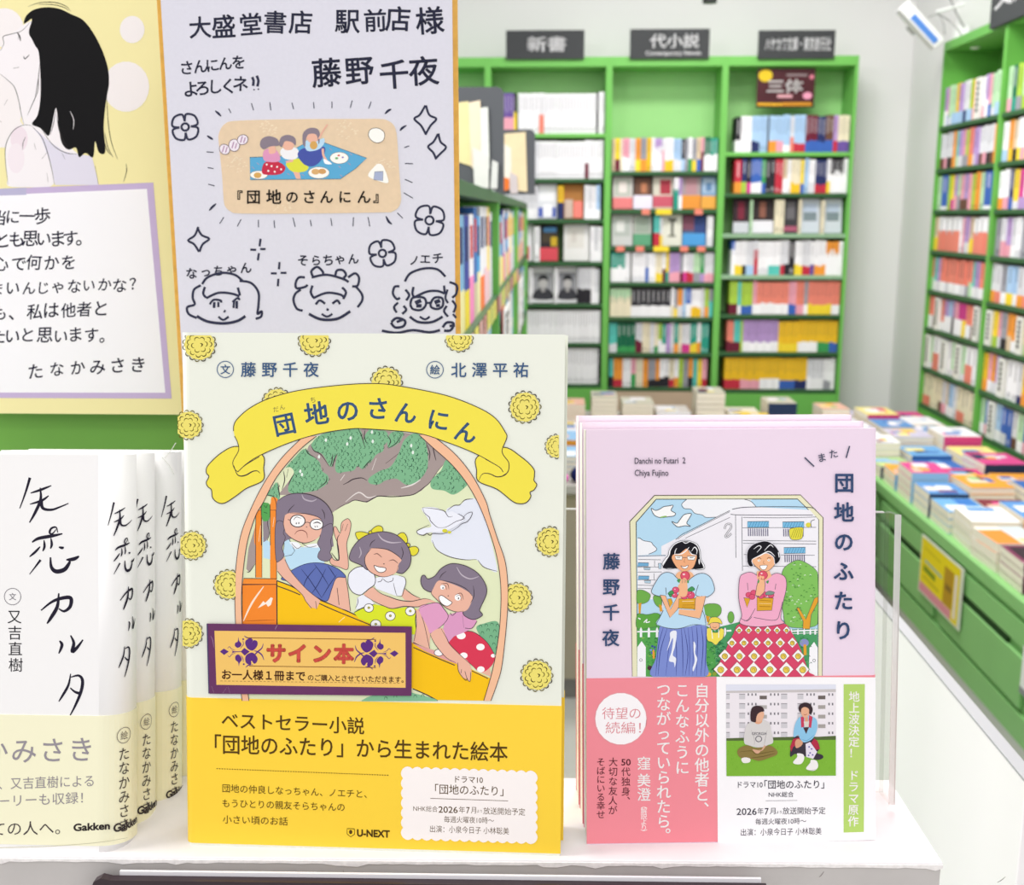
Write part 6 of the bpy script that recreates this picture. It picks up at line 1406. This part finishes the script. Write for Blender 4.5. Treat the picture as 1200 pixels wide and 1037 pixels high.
front = [  # nearest first: (cover, blocks, copies, thickness, spine)
 ('#f2f2f0', [(.1, .1, .9, .5, '#c9cdd2'), (.2, .5, .6, .9, '#e8b890')], 3, .022, None),
 ('#f2f2f2', [(0, .02, 1, .35, '#f0a030'), (0, .35, .6, 1, '#f0a030'), (.45, .2, 1, .8, '#fbfbfb'), (0, .75, .5, 1, '#7fb4dc')], 3, .024, '#2c4a8c'),
 ('#7d3a58', [(.1, .15, .9, .9, '#3a2c34'), (0, 0, 1, .12, '#a86a84')], 4, .018, '#5c2440'),
 ('#e9e4da', [(.0, .0, .5, .8, '#ef8a3c'), (.5, .3, 1, 1, '#c2cdd2'), (.55, .05, .95, .3, '#f2c08c')], 3, .024, None),
 ('#f3f1f2', [(.1, .2, .9, .8, '#f6ece6'), (.2, .7, .8, .95, '#5f93cc')], 4, .02, None),
 ('#6fa8d8', [(.1, .1, .6, .5, '#e8e8ee'), (.5, .5, .95, .95, '#3f78c0')], 3, .02, None)]
y = 1.86; i = 0
for rowi, (xr, rn, w0, d0) in enumerate(((XC+.018, 'aisle-edge row', .112, .152), (XC+.150, 'middle row', .128, .172), (XC+.300, 'shelf-side row', .13, .18))):
    y = 1.80+rowi*.06; ys = []
    while y < 4.45: ys.append(y); y += d0+RS.uniform(.004, .016)
    for j, y in enumerate(ys):
        idx = len(ys)-1-j
        if rowi == 0 and 2 <= j < 2+len(front): cov, bl, n, t, sp = front[j-2]
        else: cov, bl, n, t, sp = RS.choice(covers), rblocks(RS), RS.choice((2, 3, 3, 4)), RS.uniform(.016, .024), (RS.choice(covers) if RS.random() < .35 else None)
        stack(xr, y, w0*RS.uniform(.96, 1.08), d0*RS.uniform(.92, 1.0), n, t, cov, bl, rn, idx, math.radians(RS.uniform(-3, 3)), sp)

# ================================================================ island table in front of the back shelves
ZT2 = .75
root = empty('island_table', Vector((-.10, 3.45, 0)), 'beige sided display table standing before the back shelves', 'table')
MB().box(0, 0, ZT2-.03, 1.12, 1.38, ZT2, .003).build('table_top', mat('table_top', '#b9b4ae', .5, .3, .03, 10), root)
MB().box(.02, .02, .08, 1.10, 1.36, ZT2-.0302).build('table_body', mat('table_beige', '#a99c84', .6, .2, .03, 6), root)
MB().box(.04, .05, 0, 1.08, 1.33, .0798).build('plinth', mat('plinth_grey', '#77736c', .6, .2), root)
for rowi, (yr, rn) in enumerate(((3.56, 'near row'), (3.77, 'second row'), (3.98, 'third row'), (4.22, 'fourth row'), (4.50, 'wall-side row'))):
    x = .97; j = 0
    while x > .06:
        w = RS.uniform(.105, .15)
        n = RS.choice((2, 3, 4)) if rowi < 4 else RS.choice((3, 4, 5, 6))
        cov = RS.choice(covers)
        if rowi >= 2 and RS.random() < .6: cov = RS.choice(['#d9cdb8', '#e6e0cf', '#c9c6b4', '#cfc9c4'])
        stack(x-w+.02, yr, w, .17, n, RS.uniform(.015, .022), cov, rblocks(RS, 4), rn, j, 0, RS.choice(covers) if RS.random() < .4 else None, ZT2, 'pile_book', 'on the island table')
        x -= w+RS.uniform(.01, .03); j += 1
# bright goods glimpsed between the two front books
def goods():
    Y = 3.495
    def at(px, py, d=0): p = ony(px, py, Y+d); return p
    p = at(676, 530, -.0); 
    for (px, py, r, col, nm, lab, cat) in ((677, 535, .024, '#22285e', 'plush_ball', 'navy round plush ball showing between the two front books', 'plush toy'), (662, 545, .013, '#e86ac0', 'pink_ball', 'small pink ball showing between the two front books', 'toy')):
        q = at(px, py, 0)
        MBb = MB(); prof = [(r*math.sin(math.pi*k/12)+1e-5, -r*math.cos(math.pi*k/12)) for k in range(13)]
        o = MBb.lathe(prof, None, 20).build(nm, mat(nm, col, .8, .1, .1, 200), None, Matrix.Translation((q.x, q.y, ZT2+r+.0005)), smooth=True)
        setp(o, lab, cat)
goods()

# ================================================================ shelf unit along the aisle on the left
XL = -.12
def uL(px, py): return onx(px, py, XL)
zb1 = 1.643; zb2 = 1.43; zb3 = 1.19; zb4 = .94
M = frame(Vector((XL, 1.25, 0)), Vector((0, 1, 0)), Vector((0, 0, 1)))   # local x away from the camera, local y away from the aisle
root = empty('aisle_bookshelf', M, 'green aisle bookshelf running back beside the autograph board', 'bookshelf')
L = 3.6; D = .26
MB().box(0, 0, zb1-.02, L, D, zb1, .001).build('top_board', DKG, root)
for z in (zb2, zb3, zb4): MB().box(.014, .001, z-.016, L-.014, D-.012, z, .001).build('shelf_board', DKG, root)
MB().box(0, D-.012, .1, L, D, zb1-.0202).build('back_panel', GREEN, root)
for x in (0, 1.15, 2.35, L-.014): MB().box(x, 0, .1, x+.014, D-.0122, zb1-.0202, .001).build('upright', GREEN, root)
MB().box(0, .02, 0, L, D, .0998).build('plinth', mat('plinth_grey', '#77736c', .6, .2), root)
RL = random.Random(5)
lb = [('#bcd4c4', '#e9b8d8'), ('#7a3a34', '#c24a5c'), ('#7fb0d4', '#e6e0a4'), ('#38479c', '#e7d23a'), ('#eceaf0', '#ee8ac0'), ('#3f6fb4', '#c9bfa0'), ('#4aa0d8', '#e9e3b0'), ('#e8e8ee', '#f0783c'), ('#e9e6ec', '#eac4d0'), ('#f0d878', '#e6c4c8'), ('#d5d8dc', '#c8ccd2'), ('#8fc2d0', '#d4dce0')]
x = .03; n = 0
while x < 3.5:
    if 1.12 < x < 1.17: x = 1.17
    if 2.3 < x < 2.37: x = 2.37
    w = RL.uniform(.07, .13); lim = 1.148 if x < 1.15 else 2.348 if x < 2.35 else 3.58
    if x+w > lim: x = lim+.02; continue
    a, b = lb[n % len(lb)]
    h = (zb1-.02-zb2)*RL.uniform(.86, .95)
    me = book_mesh('display_book', [(0, 0, 0, w*.94, .03, h, a), (.0, -.0006, 0, w*.94, .031, h*RL.uniform(.3, .45), b), (w*.2, -.001, h*.6, w*.7, 0, h*.9, RL.choice(['#f0eef0', '#2f3a6a', '#d8b04a', '#c84a4a']))])
    o = link('display_book', me, None, M @ Matrix.Translation((x, .012, zb2+.0003)))
    setp(o, f'upright book, {ORD[n]} along the upper shelf of the aisle bookshelf from the board end', 'book', 'books on the upper aisle shelf'); n += 1; x += w
x = .03; n2 = 0; lo = ['#6fa4cc', '#6fa4cc', '#e8785c', '#f0b48c', '#5fa490', '#86a4cc', '#b8ac8c', '#e6e4e0', '#9cc0dc', '#d8d4c8']
while x < 3.5:
    if 1.12 < x < 1.17: x = 1.17
    if 2.3 < x < 2.37: x = 2.37
    w = RL.uniform(.08, .15); lim = 1.148 if x < 1.15 else 2.348 if x < 2.35 else 3.58
    if x+w > lim: x = lim+.02; continue
    h = .19*RL.uniform(.9, 1)
    me = book_mesh('display_book', [(0, 0, 0, w*.95, .03, h, lo[n2 % 10]), (w*.1, -.0008, h*.35, w*.6, 0, h*.5, '#e8e4e0')])
    o = link('display_book', me, None, M @ Matrix.Translation((x, .012, zb3+.0003)))
    setp(o, f'upright book, {ORD[n2]} along the lower shelf of the aisle bookshelf from the board end', 'book', 'books on the lower aisle shelf'); n2 += 1; x += w
# small price tags along the shelf edge
for i in range(22):
    x = .08+i*.105
    me = book_mesh('shelf_tag', [(0, 0, 0, .075, .001, .034, RL.choice(['#c9a09a', '#d8d068', '#b8867e', '#c8cc74', '#8f5a54']))])
    o = link('shelf_tag', me, None, M @ Matrix.Translation((x, -.0022, zb2-.034)))
    setp(o, f'shelf-edge tag, {ORD[i]} from the board end of the aisle bookshelf', 'tag', 'tags on the aisle shelf edge')
# index plates hanging at the far bay
for i, (px, t) in enumerate(((590, '可児'), (607, 'エッセイ'))):
    p = onx(px, 372, XL-.004); Mx = frame(Vector((XL+.004, p.y-.1, zb3+.02)), Vector((0, 1, 0)), Vector((0, 0, 1)))
    r2 = empty('index_plate', Mx, 'white index plate with ' + ('two bold' if i == 0 else 'slim') + ' black characters on the aisle bookshelf', 'divider')
    MB().box(0, 0, 0, .26 if i == 0 else .45, .003, .17).build('plate', WHITE, r2)
    A = Art(lambda u, w: (u, w), 3e-4)
    for q, c in enumerate(t):
        V, Fc = glyph(c, .03); A._add([((.03 if i == 0 else .12)+gx*.2, .125-q*(.075 if i == 0 else .04)+(gy-.38)*(.07 if i == 0 else .035)) for gx, gy in V], Fc, '#2a2a2a')
    A.build('plate_lettering', r2)

# grey notice boards standing on the aisle shelf, with papers
def notice(px0, px1, pyt, Y, papers, label):
    a, b = ony(px0, 200, Y), ony(px1, 200, Y); zt = ony(px1, pyt, Y).z
    M = Matrix.Translation((a.x, Y, zb1+.0005)); W, H = b.x-a.x, zt-zb1
    r = empty('notice_board', M, label, 'notice board')
    q = W*.12
    pts = [(0, 0), (W, 0), (W, H-q), (W-q*.3, H-q*.3), (W-q, H), (0, H)]
    MB().ext(pts, 0, .006, 'y').build('board_plate', mat('board_dark_grey', '#56585e', .45, .35), r)
    for i, (P, col, nm) in enumerate(papers):
        pw = [((ony(x, y, Y).x-a.x), (ony(x, y, Y).z-zb1)) for x, y in nums(P)]
        pw = [(u, max(v, .002)) for u, v in pw]
        MB().ext(pw, -.002-.0016*i, -.001-.0016*i, 'y').build(nm, mat('paper_'+col[1:], col, .7, .15, .03, 60), r)
notice(528, 590.5, 102, 2.10, [('536 121 549 119 553 195 536 190', '#e8d9a4', 'folder'), ('549 121 563 118 564 200 556 200 552 195', '#ecd9bf', 'envelope'), ('563 127 572 126 574 198 564 200', '#dfe0dc', 'leaflet'), ('554 173 562 177 573 184 573 229 556 218', '#dcdcd8', 'sheet'), ('577 188 584 191 583 226 575 228', '#d4d5d3', 'slip')], 'dark grey notice board with cream folders and white papers, beside the autograph board')
notice(580, 627, 152, 2.62, [('591 157 616 155 618 225 591 222', '#ead6b0', 'envelope'), ('591 169 599 174 600 222 591 224', '#ece6da', 'leaflet'), ('591 208 597 210 597 222 591 224', '#ec7a38', 'orange_tab'), ('598 202 606 206 607 240 598 236', '#cfc4c6', 'slip')], 'dark grey notice board with a tan envelope, further along the aisle shelf')

# ================================================================ wall fittings at the top right
def fittings():
    # tilted white box with a blue front
    Y = 4.62
    c = [ony(x, y, Y) for x, y in ((1054, 11), (1068, 4), (1113, 49), (1096, 57))]
    e = (c[2]-c[1]); up = (c[0]-c[1])
    Mf = frame(c[0], (c[3]-c[0]), (c[1]-c[0])); W = (c[3]-c[0]).length; H = (c[1]-c[0]).length
    root = empty('wall_unit', Mf, 'tilted white wall unit with a blue front above the side shelves', 'wall unit')
    MB().box(0, 0, 0, W, .06, H, .004).build('housing', WHITE, root)
    MB().box(W*.26, -.004, H*.14, W*.92, -.0002, H*.62, .001).build('blue_front', mat('blue_front', '#4f83cf', .35, .4), root)
    # bracket to the pillar
    MB().box(W*.4, .0602, H*.3, W*.6, .14, H*.6).build('bracket', mat('bracket_grey', '#b8b8b8', .4, .4), root)
    # white camera with its cables
    p = ony(1130, 40, 4.66)
    root = empty('security_camera', p, 'white dome camera with loose grey cables near the side shelf', 'camera')
    def q(px, py, d=0): v = ony(px, py, 4.66+d); return v-p
    MB().box(*(q(1120, 52)), *(q(1137, 30)+Vector((0, .05, 0))), .004).build('mount', WHITE, root)
    b = q(1139, 50); prof = [(.004, -.030), (.018, -.026), (.026, -.016), (.028, 0), (.040, .002), (.040, .012), (.012, .014), (.012, .035)]
    MB().lathe(prof, Matrix.Translation(b+Vector((0, -.04, .0))), 18).build('dome', WHITE, root, smooth=True)
    a = q(1097, 14); c2 = q(1130, 5)
    MB().tube([a, c2], .006).build('arm', WHITE, root)
    cb = mat('cable_grey', '#9a9a9a', .5, .3)
    MB().tube([q(1088, 20), q(1100, 16), q(1106, 28), q(1107, 40)], .003, 6).build('cable', cb, root)
    MB().tube([q(1098, 15), q(1112, 24), q(1122, 34), q(1128, 44)], .003, 6).build('cable', cb, root)
    MB().tube([q(1112, -6), q(1120, 14), q(1130, 32)], .004, 6).build('cable', cb, root)
    # ceiling spotlight just in the frame
    p = ony(832, -6, 4.3)
    root = empty('spotlight', p, 'black ceiling spotlight peeking in over the middle sign', 'spotlight')
    MB().lathe([(.012, -.030), (.026, -.028), (.028, .01), (.018, .04), (.006, .05)], None, 16).build('lamp_head', mat('black_metal', '#1c1c1e', .4, .4), root)
    MB().tube([(0, 0, .045), (0, 0, .42)], .007, 8).build('stem', mat('black_metal', '#1c1c1e', .4, .4), root)
fittings()
bpy.data.objects.remove(_fo)
